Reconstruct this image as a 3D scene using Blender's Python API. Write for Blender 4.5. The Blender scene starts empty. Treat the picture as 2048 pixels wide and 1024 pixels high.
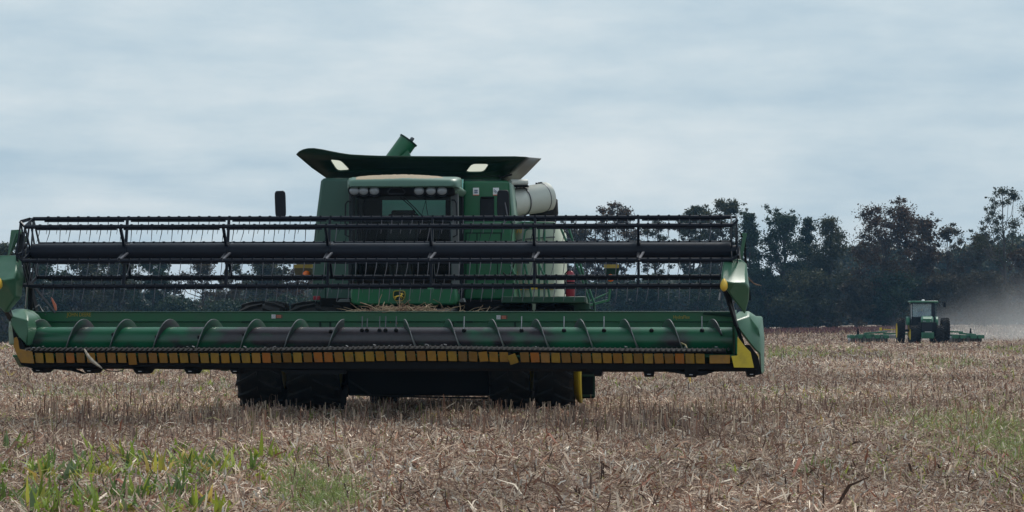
import bpy, bmesh, math, random
import numpy as np
from mathutils import Vector, Matrix
from mathutils.geometry import tessellate_polygon

S = bpy.context.scene
C = S.collection
rad = math.radians

# ------------------------------------------------------------------ camera
F = 5066.0                      # focal length in pixels of the 2048 wide photograph
CAMZ = 1.47
PITCH = math.atan((648 - 512) / F)
cam = bpy.data.cameras.new('camera')
camo = bpy.data.objects.new('camera', cam)
C.objects.link(camo)
cam.sensor_fit = 'HORIZONTAL'
cam.sensor_width = 36.0
cam.lens = 36.0 * F / 2048
cam.clip_start = 0.5
cam.clip_end = 4000
camo.location = (0, 0, CAMZ)
camo.rotation_euler = (math.pi / 2 + PITCH, 0, 0)
S.camera = camo

# ------------------------------------------------------------------ world, sun, exposure
SUN_EL, SUN_AZ = rad(52), rad(32)        # azimuth from +Y towards +X: behind the machine, to the right
w = bpy.data.worlds.new('World')
S.world = w
w.use_nodes = True
nt = w.node_tree
nt.nodes.clear()
N = nt.nodes.new
out = N('ShaderNodeOutputWorld')
sky = N('ShaderNodeTexSky')
sky.sky_type = 'NISHITA'
sky.sun_disc = False
sky.sun_elevation = SUN_EL
sky.sun_rotation = SUN_AZ
sky.dust_density = 3.0
bg1 = N('ShaderNodeBackground')
bg1.inputs['Strength'].default_value = 0.06
nt.links.new(sky.outputs[0], bg1.inputs[0])
tc = N('ShaderNodeTexCoord')
sep = N('ShaderNodeSeparateXYZ')
nt.links.new(tc.outputs['Generated'], sep.inputs[0])


def wm(op, a, b=None, c=None):
    n = N('ShaderNodeMath')
    n.operation = op
    for i, v in enumerate((a, b, c)):
        if v is None:
            continue
        if isinstance(v, (int, float)):
            n.inputs[i].default_value = v
        else:
            nt.links.new(v, n.inputs[i])
    return n.outputs[0]


zz = wm('ADD', wm('MAXIMUM', sep.outputs[2], 0.0), 0.12)
cx = wm('DIVIDE', sep.outputs[0], zz)
cy = wm('DIVIDE', sep.outputs[1], zz)
comb = N('ShaderNodeCombineXYZ')
nt.links.new(wm('MULTIPLY', cx, 0.85), comb.inputs[0])
nt.links.new(cy, comb.inputs[1])
nz = N('ShaderNodeTexNoise')
nz.inputs['Scale'].default_value = 0.85
nz.inputs['Detail'].default_value = 5
nz.inputs['Roughness'].default_value = 0.5
nz.inputs['Distortion'].default_value = 0.6
nt.links.new(comb.outputs[0], nz.inputs['Vector'])
nz2 = N('ShaderNodeTexNoise')
nz2.inputs['Scale'].default_value = 2.6
nz2.inputs['Detail'].default_value = 4
nt.links.new(comb.outputs[0], nz2.inputs['Vector'])
cb3 = N('ShaderNodeCombineXYZ')
nt.links.new(wm('MULTIPLY', sep.outputs[0], 9.0), cb3.inputs[0])
nt.links.new(wm('MULTIPLY', sep.outputs[1], 3.0), cb3.inputs[1])
nt.links.new(wm('MULTIPLY', sep.outputs[2], 26.0), cb3.inputs[2])
nz3 = N('ShaderNodeTexNoise')
nz3.inputs['Scale'].default_value = 1.5
nz3.inputs['Detail'].default_value = 7
nz3.inputs['Roughness'].default_value = 0.62
nt.links.new(cb3.outputs[0], nz3.inputs['Vector'])
cl = wm('ADD', wm('ADD', wm('MULTIPLY', nz.outputs[0], 0.48), wm('MULTIPLY', nz2.outputs[0], 0.20)), wm('MULTIPLY', nz3.outputs[0], 0.32))
ramp = N('ShaderNodeValToRGB')
nt.links.new(cl, ramp.inputs[0])
e = ramp.color_ramp.elements
e[0].position, e[0].color = 0.39, (0.475, 0.625, 0.735, 1)
e[1].position, e[1].color = 0.61, (0.76, 0.845, 0.885, 1)
m_ = ramp.color_ramp.elements.new(0.5)
m_.color = (0.61, 0.735, 0.81, 1)
bg2 = N('ShaderNodeBackground')
bg2.inputs['Strength'].default_value = 1.0
nt.links.new(ramp.outputs[0], bg2.inputs[0])
mix = N('ShaderNodeMixShader')
mix.inputs[0].default_value = 0.88
nt.links.new(bg1.outputs[0], mix.inputs[1])
nt.links.new(bg2.outputs[0], mix.inputs[2])
nt.links.new(mix.outputs[0], out.inputs[0])

sl = bpy.data.lights.new('sun', 'SUN')
sl.energy = 3.2
sl.angle = rad(14)
sl.color = (1.0, 0.95, 0.88)
so = bpy.data.objects.new('sun', sl)
C.objects.link(so)
sd = Vector((math.sin(SUN_AZ) * math.cos(SUN_EL), math.cos(SUN_AZ) * math.cos(SUN_EL), math.sin(SUN_EL)))
so.rotation_euler = sd.to_track_quat('Z', 'Y').to_euler()
so.location = (0, 0, 60)

S.view_settings.view_transform = 'Standard'
S.view_settings.look = 'None'
S.view_settings.exposure = 0.0
S.view_settings.gamma = 1.0
cy_ = S.cycles
cy_.use_denoising = True
cy_.max_bounces = 6
cy_.diffuse_bounces = 3
cy_.glossy_bounces = 3
cy_.transparent_max_bounces = 12
cy_.volume_bounces = 0
cy_.caustics_reflective = False
cy_.caustics_refractive = False


# ------------------------------------------------------------------ pixel -> place
def ray(px, py):
    u, v = (px - 1024) / F, (512 - py) / F
    ca, sa = math.cos(PITCH), math.sin(PITCH)
    return Vector((u, ca - sa * v, sa + ca * v))


def at(px, py, D):
    d = ray(px, py)
    return Vector((0, 0, CAMZ)) + d * (D / d.y)


class Frame:
    """local axes of a machine: x to the right in the photo, y away from the camera, z up"""

    def __init__(s, o, yaw):
        s.M = Matrix.Translation(o) @ Matrix.Rotation(-yaw, 4, 'Z')
        s.Mi = s.M.inverted()

    def L(s, px, py, yl):
        o = s.Mi @ Vector((0, 0, CAMZ))
        d = s.Mi.to_3x3() @ ray(px, py)
        return o + d * ((yl - o.y) / d.y)


def sstep(a, b, x):
    t = np.clip((x - a) / (b - a), 0, 1)
    return t * t * (3 - 2 * t)


def gz(x, y):
    """gentle fall of the field to the far left, rise to the far right"""
    x = np.asarray(x, float)
    y = np.asarray(y, float)
    return sstep(150, 345, y) * (-0.30 + 0.0225 * np.clip(x, -90, 70)) + 0.03 * np.sin(x * .7 + 1) * np.sin(y * .31)


# ------------------------------------------------------------------ materials
def new_mat(name):
    m = bpy.data.materials.new(name)
    m.use_nodes = True
    t = m.node_tree
    return m, t, t.nodes['Principled BSDF']


def paint(name, col, rough=0.4, metal=0.0, var=0.25, scale=6.0, col2=None, amount=(0.45, 0.7), coat=0.0, bump=0.0, stretch=None):
    """a painted or worn surface: base colour broken up by noise, a second colour (dust, rust, bare steel) in patches"""
    m, t, b = new_mat(name)
    n = t.nodes.new
    co = n('ShaderNodeTexCoord')
    mp = n('ShaderNodeMapping')
    if stretch:
        mp.inputs['Scale'].default_value = stretch
    t.links.new(co.outputs['Object'], mp.inputs[0])
    a = n('ShaderNodeTexNoise')
    a.inputs['Scale'].default_value = scale
    a.inputs['Detail'].default_value = 6
    a.inputs['Roughness'].default_value = 0.6
    t.links.new(mp.outputs[0], a.inputs['Vector'])
    mx = n('ShaderNodeMix')
    mx.data_type = 'RGBA'
    mx.inputs[6].default_value = tuple(c * (1 - var) for c in col) + (1,)
    mx.inputs[7].default_value = tuple(min(1, c * (1 + var)) for c in col) + (1,)
    t.links.new(a.outputs[0], mx.inputs[0])
    last = mx.outputs[2]
    if col2:
        a2 = n('ShaderNodeTexNoise')
        a2.inputs['Scale'].default_value = scale * 0.55
        a2.inputs['Detail'].default_value = 8
        a2.inputs['Roughness'].default_value = 0.65
        t.links.new(mp.outputs[0], a2.inputs['Vector'])
        mr = n('ShaderNodeMapRange')
        mr.inputs[1].default_value, mr.inputs[2].default_value = amount
        t.links.new(a2.outputs[0], mr.inputs[0])
        m2 = n('ShaderNodeMix')
        m2.data_type = 'RGBA'
        t.links.new(mr.outputs[0], m2.inputs[0])
        t.links.new(last, m2.inputs[6])
        m2.inputs[7].default_value = tuple(col2) + (1,)
        last = m2.outputs[2]
    t.links.new(last, b.inputs['Base Color'])
    rr = n('ShaderNodeMapRange')
    rr.inputs[3].default_value = max(0.05, rough - 0.1)
    rr.inputs[4].default_value = min(1, rough + 0.15)
    t.links.new(a.outputs[0], rr.inputs[0])
    t.links.new(rr.outputs[0], b.inputs['Roughness'])
    b.inputs['Metallic'].default_value = metal
    if coat:
        b.inputs['Coat Weight'].default_value = coat
        b.inputs['Coat Roughness'].default_value = 0.15
    if bump:
        bp = n('ShaderNodeBump')
        bp.inputs['Strength'].default_value = bump
        bp.inputs['Distance'].default_value = 0.02
        t.links.new(a.outputs[0], bp.inputs['Height'])
        t.links.new(bp.outputs[0], b.inputs['Normal'])
    return m


M = {}
M['green'] = paint('green_paint', (0.009, 0.118, 0.046), 0.36, var=0.22, scale=4, col2=(0.035, 0.105, 0.06), amount=(0.5, 0.9))
M['green_tank'] = paint('greyed_green_paint', (0.036, 0.094, 0.072), 0.5, var=0.15, scale=3, col2=(0.07, 0.125, 0.10), amount=(0.45, 0.9))  # grey sheen of the left tank panel is put into this colour
M['green_deep'] = paint('deep_green_paint', (0.006, 0.028, 0.018), 0.6, var=0.2, scale=3)
M['green_shell'] = paint('gloss_green_plastic', (0.040, 0.130, 0.074), 0.40, var=0.15, scale=5, col2=(0.10, 0.185, 0.13), amount=(0.5, 0.95))
M['green_roof'] = paint('pale_green_plastic', (0.075, 0.155, 0.118), 0.4, var=0.12, scale=5)
M['pale_green'] = paint('pale_edge_green', (0.20, 0.31, 0.25), 0.45, var=.12)
M['pale'] = paint('glare_dusty_green_panel', (0.43, 0.49, 0.385), 0.55, var=0.1, scale=3, col2=(0.48, 0.52, 0.43), amount=(0.45, 0.8))  # green panel paled for dust and for the sun's glare on it
M['tube_pale'] = paint('glare_dusty_tube', (0.60, 0.62, 0.57), 0.5, var=0.06, scale=4, col2=(0.50, 0.52, 0.47), amount=(0.5, 0.85))  # tube colour carries sun glare as well as dust
M['black'] = paint('black_paint', (0.010, 0.012, 0.017), 0.45, var=0.3, scale=5, col2=(0.03, 0.03, 0.034), amount=(0.5, 0.9))
M['reel_black'] = paint('reel_black_paint', (0.006, 0.009, 0.018), 0.40, var=0.25, scale=3, col2=(0.014, 0.018, 0.030), amount=(0.55, 0.9))
M['matt_black'] = paint('matt_black', (0.006, 0.006, 0.007), 0.8, var=0.3, scale=5)
M['rubber'] = paint('rubber', (0.014, 0.014, 0.015), 0.75, var=0.25, scale=9, col2=(0.035, 0.031, 0.027), amount=(0.5, 0.8))
M['steel'] = paint('worn_steel', (0.38, 0.38, 0.40), 0.35, metal=0.8, var=0.2, scale=9)
M['steel_dull'] = paint('dull_steel', (0.13, 0.13, 0.15), 0.45, metal=0.5, var=0.3, scale=9)
M['grey'] = paint('grey_plastic', (0.10, 0.11, 0.115), 0.55, var=0.15)
M['yellow'] = paint('yellow_paint', (0.56, 0.42, 0.025), 0.45, var=0.15, scale=6, col2=(0.30, 0.21, 0.03), amount=(0.5, 0.8))
M['yellow_tip'] = paint('bright_yellow_plastic', (0.72, 0.46, 0.05), 0.35, var=0.1, scale=9)
for i, c in enumerate(((0.22, 0.095, 0.006), (0.26, 0.125, 0.006), (0.25, 0.14, 0.008), (0.30, 0.095, 0.006), (0.17, 0.08, 0.006))):
    M['shield%d' % i] = paint('ochre_plastic_%d' % i, c, 0.5, var=0.3, scale=14, col2=(0.15, 0.085, 0.03), amount=(0.48, 0.8))
M['orange'] = paint('orange_lens', (0.85, 0.16, 0.02), 0.2, var=0.1)
M['red'] = paint('red_paint', (0.25, 0.010, 0.024), 0.4, var=0.15)
M['reflector'] = paint('orange_reflector', (0.75, 0.22, 0.13), 0.35, var=0.1)
M['lamp'] = paint('lamp_lens', (0.22, 0.24, 0.265), 0.12, var=0.1, coat=0.6)
M['white'] = paint('white_sticker', (0.75, 0.76, 0.78), 0.5, var=0.05)
M['blue_mark'] = paint('sticker_print', (0.06, 0.09, 0.2), 0.5, var=0.1)
M['brown_mark'] = paint('sticker_brown', (0.09, 0.05, 0.035), 0.5, var=0.2)
M['gold'] = paint('yellow_lettering', (0.42, 0.30, 0.03), 0.5, var=0.15)
M['seat'] = paint('seat_cloth', (0.012, 0.013, 0.015), 0.85, var=0.2)
M['chaff'] = paint('grain_chaff', (0.33, 0.265, 0.185), 0.9, var=0.45, scale=60, bump=0.6)
M['window_tank'] = None
for k_ in ('black', 'matt_black', 'reel_black', 'rubber', 'green_deep'):
    M[k_].node_tree.nodes['Principled BSDF'].inputs['Specular IOR Level'].default_value = 0.22


def glass(name, tint, gloss=0.6, rough=0.03):
    m, t, b = new_mat(name)
    t.nodes.remove(b)
    n = t.nodes.new
    tr = n('ShaderNodeBsdfTransparent')
    tr.inputs[0].default_value = tuple(tint) + (1,)
    gl = n('ShaderNodeBsdfGlossy')
    gl.inputs['Roughness'].default_value = rough
    fr = n('ShaderNodeFresnel')
    fr.inputs[0].default_value = 1.45
    mx = n('ShaderNodeMixShader')
    hf = n('ShaderNodeMath')
    hf.operation = 'MULTIPLY'
    hf.inputs[1].default_value = gloss * .6
    t.links.new(fr.outputs[0], hf.inputs[0])
    t.links.new(hf.outputs[0], mx.inputs[0])
    t.links.new(tr.outputs[0], mx.inputs[1])
    t.links.new(gl.outputs[0], mx.inputs[2])
    t.links.new(mx.outputs[0], t.nodes['Material Output'].inputs[0])
    return m


M['glass'] = glass('tinted_glass', (0.80, 0.90, 0.88))
M['glass_clear'] = glass('clear_glass', (0.92, 0.98, 0.96))


def bright_film_glass(name, tint, film, amt):
    m = glass(name, tint)
    t = m.node_tree
    o_ = t.nodes['Material Output']
    src = o_.inputs[0].links[0].from_socket
    d = t.nodes.new('ShaderNodeBsdfDiffuse')
    d.inputs[0].default_value = tuple(film) + (1,)
    nz = t.nodes.new('ShaderNodeTexNoise')
    nz.inputs['Scale'].default_value = 3
    mm = t.nodes.new('ShaderNodeMath')
    mm.operation = 'MULTIPLY'
    mm.inputs[1].default_value = amt * 2
    t.links.new(nz.outputs[0], mm.inputs[0])
    mx = t.nodes.new('ShaderNodeMixShader')
    t.links.new(mm.outputs[0], mx.inputs[0])
    t.links.new(src, mx.inputs[1])
    t.links.new(d.outputs[0], mx.inputs[2])
    t.links.new(mx.outputs[0], o_.inputs[0])
    return m


M['glass_bright_film'] = bright_film_glass('bright_film_clear_glass', (.92, .97, .98), (.60, .68, .72), .22)  # pale film paints in the brightness seen through the tractor's cab


def translucent(name, col, amt=0.75):
    m, t, b = new_mat(name)
    n = t.nodes.new
    b.inputs['Base Color'].default_value = tuple(col) + (1,)
    b.inputs['Roughness'].default_value = 0.4
    tl = n('ShaderNodeBsdfTranslucent')
    tl.inputs[0].default_value = tuple(col) + (1,)
    mx = n('ShaderNodeMixShader')
    mx.inputs[0].default_value = amt
    t.links.new(b.outputs[0], mx.inputs[1])
    t.links.new(tl.outputs[0], mx.inputs[2])
    t.links.new(mx.outputs[0], t.nodes['Material Output'].inputs[0])
    return m


M['window_tank'] = translucent('cream_plastic_window', (0.52, 0.53, 0.45), 0.8)


# ------------------------------------------------------------------ mesh builder
class MB:
    def __init__(s):
        s.v, s.f, s.m = [], [], []

    def add(s, vs, fs, mi=0):
        o = len(s.v)
        s.v += [Vector(p) for p in vs]
        s.f += [tuple(i + o for i in f) for f in fs]
        s.m += [mi] * len(fs)
        return s

    def box(s, c, d, R=None, mi=0):
        c = Vector(c)
        vs = []
        for z in (-.5, .5):
            for x, y in ((-.5, -.5), (.5, -.5), (.5, .5), (-.5, .5)):
                p = Vector((x * d[0], y * d[1], z * d[2]))
                vs.append(c + (R @ p if R else p))
        return s.add(vs, [(3, 2, 1, 0), (4, 5, 6, 7), (0, 1, 5, 4), (1, 2, 6, 5), (2, 3, 7, 6), (3, 0, 4, 7)], mi)

    def mm(s, p, q, mi=0):
        p, q = Vector(p), Vector(q)
        return s.box((p + q) / 2, [abs(a) for a in (q - p)], None, mi)

    def bar(s, p, q, wx, wy, mi=0, up=(0, 0, 1)):
        """box along p-q"""
        p, q = Vector(p), Vector(q)
        d = q - p
        z = d.normalized()
        x = Vector(up).cross(z)
        if x.length < 1e-3:
            x = Vector((1, 0, 0)).cross(z)
        x.normalize()
        y = z.cross(x)
        R = Matrix((x, y, z)).transposed()
        return s.box((p + q) / 2, (wx, wy, d.length), R, mi)

    def prism(s, poly, y0, y1, mi=0):
        """polygon of (x, z) extruded along y"""
        n = len(poly)
        vs = [(x, y0, z) for x, z in poly] + [(x, y1, z) for x, z in poly]
        fs = [tuple(range(n)), tuple(range(2 * n - 1, n - 1, -1))]
        fs += [(i, i + n, (i + 1) % n + n, (i + 1) % n) for i in range(n)]
        return s.add(vs, fs, mi)

    def prism3(s, pts, d, mi=0):
        d = Vector(d)
        n = len(pts)
        vs = [Vector(p) for p in pts] + [Vector(p) + d for p in pts]
        fs = [tuple(range(n)), tuple(range(2 * n - 1, n - 1, -1))]
        fs += [(i, i + n, (i + 1) % n + n, (i + 1) % n) for i in range(n)]
        return s.add(vs, fs, mi)

    def tube(s, pts, r, n=8, mi=0, caps=True):
        pts = [Vector(p) for p in pts]
        rs = r if isinstance(r, (list, tuple)) else [r] * len(pts)
        vs, fs = [], []
        prev = None
        for i, p in enumerate(pts):
            a = pts[max(0, i - 1)]
            b = pts[min(len(pts) - 1, i + 1)]
            z = (b - a).normalized()
            if prev is None:
                x = Vector((0, 0, 1)).cross(z)
                if x.length < 0.05:
                    x = Vector((1, 0, 0)).cross(z)
            else:
                x = prev - z * prev.dot(z)
            x.normalize()
            prev = x
            y = z.cross(x)
            for k in range(n):
                t = 2 * math.pi * k / n
                vs.append(p + (x * math.cos(t) + y * math.sin(t)) * rs[i])
        for i in range(len(pts) - 1):
            for k in range(n):
                k2 = (k + 1) % n
                fs.append((i * n + k, i * n + k2, (i + 1) * n + k2, (i + 1) * n + k))
        if caps:
            fs.append(tuple(range(n - 1, -1, -1)))
            fs.append(tuple(range((len(pts) - 1) * n, len(pts) * n)))
        return s.add(vs, fs, mi)

    def lathe(s, c, ax, prof, n=32, mi=0, closed=False):
        """prof = (radius, distance along ax)"""
        c, ax = Vector(c), Vector(ax).normalized()
        x = Vector((0, 0, 1)).cross(ax)
        if x.length < 0.05:
            x = Vector((1, 0, 0)).cross(ax)
        x.normalize()
        y = ax.cross(x)
        vs, fs = [], []
        for r, t in prof:
            for k in range(n):
                a = 2 * math.pi * k / n
                vs.append(c + ax * t + (x * math.cos(a) + y * math.sin(a)) * r)
        m = len(prof)
        for i in range(m if closed else m - 1):
            j = (i + 1) % m
            for k in range(n):
                k2 = (k + 1) % n
                fs.append((i * n + k, i * n + k2, j * n + k2, j * n + k))
        return s.add(vs, fs, mi)

    def loft(s, rows, mi=0, ring=False, caps=False):
        n = len(rows[0])
        vs = [p for r in rows for p in r]
        fs = []
        for i in range(len(rows) - 1):
            for k in range(n if ring else n - 1):
                k2 = (k + 1) % n
                fs.append((i * n + k, i * n + k2, (i + 1) * n + k2, (i + 1) * n + k))
        if caps:
            fs.append(tuple(range(n - 1, -1, -1)))
            fs.append(tuple(range((len(rows) - 1) * n, len(rows) * n)))
        return s.add(vs, fs, mi)

    def build(s, name, mats, parent=None, off=(0, 0, 0), bevel=0, smooth=40, solid=0):
        me = bpy.data.meshes.new(name)
        off = Vector(off)
        me.from_pydata([p - off for p in s.v], [], s.f)
        mats = mats if isinstance(mats, (list, tuple)) else [mats]
        for m in mats:
            me.materials.append(m)
        me.polygons.foreach_set('material_index', s.m)
        bm = bmesh.new()
        bm.from_mesh(me)
        bmesh.ops.recalc_face_normals(bm, faces=bm.faces)
        bm.to_mesh(me)
        bm.free()
        me.shade_smooth()
        me.set_sharp_from_angle(angle=rad(smooth))
        o = bpy.data.objects.new(name, me)
        C.objects.link(o)
        if parent:
            o.parent = parent
        if solid:
            md = o.modifiers.new('solid', 'SOLIDIFY')
            md.thickness = solid
            md.offset = 0
        if bevel:
            md = o.modifiers.new('bevel', 'BEVEL')
            md.width = bevel
            md.segments = 2
            md.limit_method = 'ANGLE'
            md.angle_limit = rad(35)
        return o


def np_mesh(name, verts, quads, mat, parent=None, colors=None, mats=None):
    """large leaf and litter meshes straight from arrays; quads (n,4) or (n,3)"""
    me = bpy.data.meshes.new(name)
    nv, nf, k = len(verts), len(quads), quads.shape[1]
    me.vertices.add(nv)
    me.vertices.foreach_set('co', np.ascontiguousarray(verts, np.float32).ravel())
    me.loops.add(nf * k)
    me.loops.foreach_set('vertex_index', np.ascontiguousarray(quads, np.int32).ravel())
    me.polygons.add(nf)
    me.polygons.foreach_set('loop_start', np.arange(nf, dtype=np.int32) * k)
    if colors is not None:
        ca = me.color_attributes.new('tint', 'FLOAT_COLOR', 'POINT')
        c4 = np.ones((nv, 4), np.float32)
        c4[:, :3] = colors
        ca.data.foreach_set('color', c4.ravel())
    me.update(calc_edges=True)
    me.validate()
    me.materials.append(mat)
    o = bpy.data.objects.new(name, me)
    C.objects.link(o)
    if parent:
        o.parent = parent
    return o


OFF = {}


def thing(name, label, cat, frame=None, loc=(0, 0, 0), group=None):
    """an Empty at the base of the thing; parts are built in the frame's coordinates and shifted by OFF"""
    o = bpy.data.objects.new(name, None)
    C.objects.link(o)
    o.empty_display_size = 0.3
    if frame:
        o.matrix_world = frame.M @ Matrix.Translation(loc)
    else:
        o.location = loc
    OFF[o.name] = Vector(loc) if frame else Vector(loc)
    o['label'] = label
    o['category'] = cat
    if group:
        o['group'] = group
    return o


def tag(o, label, cat, group=None, kind=None):
    o['label'] = label
    o['category'] = cat
    if group:
        o['group'] = group
    if kind:
        o['kind'] = kind
    return o


def part(mb, name, mat, root, **k):
    r = root
    while r.name not in OFF:
        r = r.parent
    return mb.build(name, mat, root, OFF[r.name], **k)


def copy_of(o, parent):
    c = o.copy()
    C.objects.link(c)
    c.parent = parent
    for ch in list(o.children):
        copy_of(ch, c)
    return c


def text_mesh(body, size):
    cu = bpy.data.curves.new('lettering', 'FONT')
    cu.body = body
    cu.size = size
    cu.extrude = 0.002
    cu.align_x = 'CENTER'
    cu.align_y = 'CENTER'
    o = bpy.data.objects.new('lettering', cu)
    C.objects.link(o)
    dg = bpy.context.evaluated_depsgraph_get()
    me = bpy.data.meshes.new_from_object(o.evaluated_get(dg))
    bpy.data.objects.remove(o)
    return me


def lettering(body, p, width, mat, root, zscale=1.0, name='lettering'):
    me = text_mesh(body, 0.2)
    xs = [v.co.x for v in me.vertices]
    k = width / (max(xs) - min(xs))
    R = Matrix.Rotation(math.pi / 2, 4, 'X')
    me.transform(R @ Matrix.Diagonal((k, k * zscale, 1, 1)))
    me.materials.clear()
    me.materials.append(mat)
    o = bpy.data.objects.new(name, me)
    C.objects.link(o)
    o.parent = root
    r = root
    while r.name not in OFF:
        r = r.parent
    o.location = Vector(p) - OFF[r.name]
    return o


rnd = random.Random(7)
HAZE = 0.00016
# ------------------------------------------------------------------ the field: one sheet to the horizon
def field_material():
    m, t, b = new_mat('stubble_soil')
    n = t.nodes.new
    co = n('ShaderNodeTexCoord')
    def noise(sc, det, vec=None, r=.6):
        a = n('ShaderNodeTexNoise')
        a.inputs['Scale'].default_value = sc
        a.inputs['Detail'].default_value = det
        a.inputs['Roughness'].default_value = r
        t.links.new(vec or co.outputs['Object'], a.inputs['Vector'])
        return a.outputs[0]
    fine = noise(9, 9, r=.75)
    big = noise(.11, 4)
    rp = n('ShaderNodeValToRGB')
    el = rp.color_ramp.elements
    el[0].position, el[0].color = .36, (.085, .062, .052, 1)
    el[1].position, el[1].color = .66, (.42, .36, .30, 1)
    q = el.new(.5)
    q.color = (.22, .17, .14, 1)
    t.links.new(fine, rp.inputs[0])
    mx = n('ShaderNodeMix')
    mx.data_type = 'RGBA'
    mx.blend_type = 'MULTIPLY'
    mx.inputs[0].default_value = .6
    t.links.new(rp.outputs[0], mx.inputs[6])
    r2 = n('ShaderNodeValToRGB')
    r2.color_ramp.elements[0].position, r2.color_ramp.elements[0].color = .35, (.75, .62, .58, 1)
    r2.color_ramp.elements[1].position, r2.color_ramp.elements[1].color = .65, (1.05, 1.05, .92, 1)
    t.links.new(big, r2.inputs[0])
    t.links.new(r2.outputs[0], mx.inputs[7])
    t.links.new(mx.outputs[2], b.inputs['Base Color'])
    b.inputs['Roughness'].default_value = .95
    b.inputs['Specular IOR Level'].default_value = .1
    bp = n('ShaderNodeBump')
    bp.inputs['Strength'].default_value = .8
    bp.inputs['Distance'].default_value = .05
    t.links.new(fine, bp.inputs['Height'])
    t.links.new(bp.outputs[0], b.inputs['Normal'])
    return m


M['field'] = field_material()
xs = np.concatenate([np.linspace(-900, -120, 10)[:-1], np.linspace(-120, 120, 161), np.linspace(120, 900, 10)[1:]])
ys = np.concatenate([np.linspace(-60, 8, 8)[:-1], np.linspace(8, 80, 145), np.linspace(80, 400, 81)[1:], np.linspace(400, 1500, 12)[1:]])
X, Y = np.meshgrid(xs, ys)
Z = gz(X, Y)
V = np.stack([X, Y, Z], -1).reshape(-1, 3)
nx, ny = len(xs), len(ys)
I = np.arange((ny - 1) * nx).reshape(ny - 1, nx)[:, :-1].ravel()
Q = np.stack([I, I + 1, I + nx + 1, I + nx], 1)
o = np_mesh('field', V, Q, M['field'])
o['kind'] = 'structure'
o.data.shade_smooth()


def litter_material(name, trans=.25, rough=.8):
    m, t, b = new_mat(name)
    n = t.nodes.new
    at_ = n('ShaderNodeVertexColor')
    at_.layer_name = 'tint'
    t.links.new(at_.outputs[0], b.inputs['Base Color'])
    b.inputs['Roughness'].default_value = rough
    b.inputs['Specular IOR Level'].default_value = .25
    tl = n('ShaderNodeBsdfTranslucent')
    t.links.new(at_.outputs[0], tl.inputs[0])
    mx = n('ShaderNodeMixShader')
    mx.inputs[0].default_value = trans
    t.links.new(b.outputs[0], mx.inputs[1])
    t.links.new(tl.outputs[0], mx.inputs[2])
    t.links.new(mx.outputs[0], t.nodes['Material Output'].inputs[0])
    return m


M['litter'] = litter_material('dry_crop_litter', .18)
M['leafy'] = litter_material('green_leaf', .35, .5)
rs = np.random.default_rng(5)
PAL = np.array([1.33, 1.21, 1.11]) * np.array([(.46, .41, .345), (.34, .285, .235), (.24, .185, .155), (.17, .125, .105), (.105, .072, .062), (.26, .16, .115), (.19, .085, .06), (.60, .565, .50), (.20, .21, .09), (.05, .036, .032)])
PW = np.array([.13, .15, .16, .17, .15, .07, .05, .07, .03, .06])
PW = PW / PW.sum()


def fieldpos(n, y0, y1, pw=1.0):
    """uniform over the ground seen between two distances, a little wider than the picture"""
    y = np.sqrt(rs.uniform(y0 ** 2, y1 ** 2, n))
    x = rs.uniform(-1, 1, n) * (.2021 * y + 3.2)
    return x, y


def vnoise(x, y, s, seed=0):
    """smooth value noise on the ground"""
    g = np.random.default_rng(seed).random((64, 64))
    u, v = (x / s) % 64, (y / s) % 64
    i, j = u.astype(int), v.astype(int)
    fu, fv = u - i, v - j
    fu, fv = fu * fu * (3 - 2 * fu), fv * fv * (3 - 2 * fv)
    i1, j1 = (i + 1) % 64, (j + 1) % 64
    return (g[i, j] * (1 - fu) + g[i1, j] * fu) * (1 - fv) + (g[i, j1] * (1 - fu) + g[i1, j1] * fu) * fv


def strips(x, y, z, az, el, length, width, bend, col, roll=None, taper=.5):
    """bent ribbons: three rungs each; az = heading, el = rise of the first half, bend = change of rise"""
    n = len(x)
    roll = np.zeros(n) if roll is None else roll
    P0 = np.stack([x, y, z], 1)
    def dirv(e):
        return np.stack([np.cos(az) * np.cos(e), np.sin(az) * np.cos(e), np.sin(e)], 1)
    d1, d2 = dirv(el), dirv(el + bend)
    side = np.stack([-np.sin(az), np.cos(az), np.zeros(n)], 1)
    up = np.cross(d1, side)
    sv = side * np.cos(roll)[:, None] + up * np.sin(roll)[:, None]
    h = (length / 2)[:, None]
    P1 = P0 + d1 * h
    P2 = P1 + d2 * h
    w0 = (width / 2)[:, None]
    V = np.stack([P0 - sv * w0 * .8, P0 + sv * w0 * .8, P1 - sv * w0, P1 + sv * w0, P2 - sv * w0 * taper, P2 + sv * w0 * taper], 1).reshape(-1, 3)
    b = np.arange(n)[:, None] * 6
    Q = np.concatenate([b + np.array([[0, 1, 3, 2]]), b + np.array([[2, 3, 5, 4]])], 0)
    return V, Q, np.repeat(col, 6, 0)


def join(parts):
    V, Q, Cc, o = [], [], [], 0
    for v, q, c in parts:
        V.append(v)
        Q.append(q + o)
        Cc.append(c)
        o += len(v)
    return np.concatenate(V), np.concatenate(Q), np.concatenate(Cc)


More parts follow.
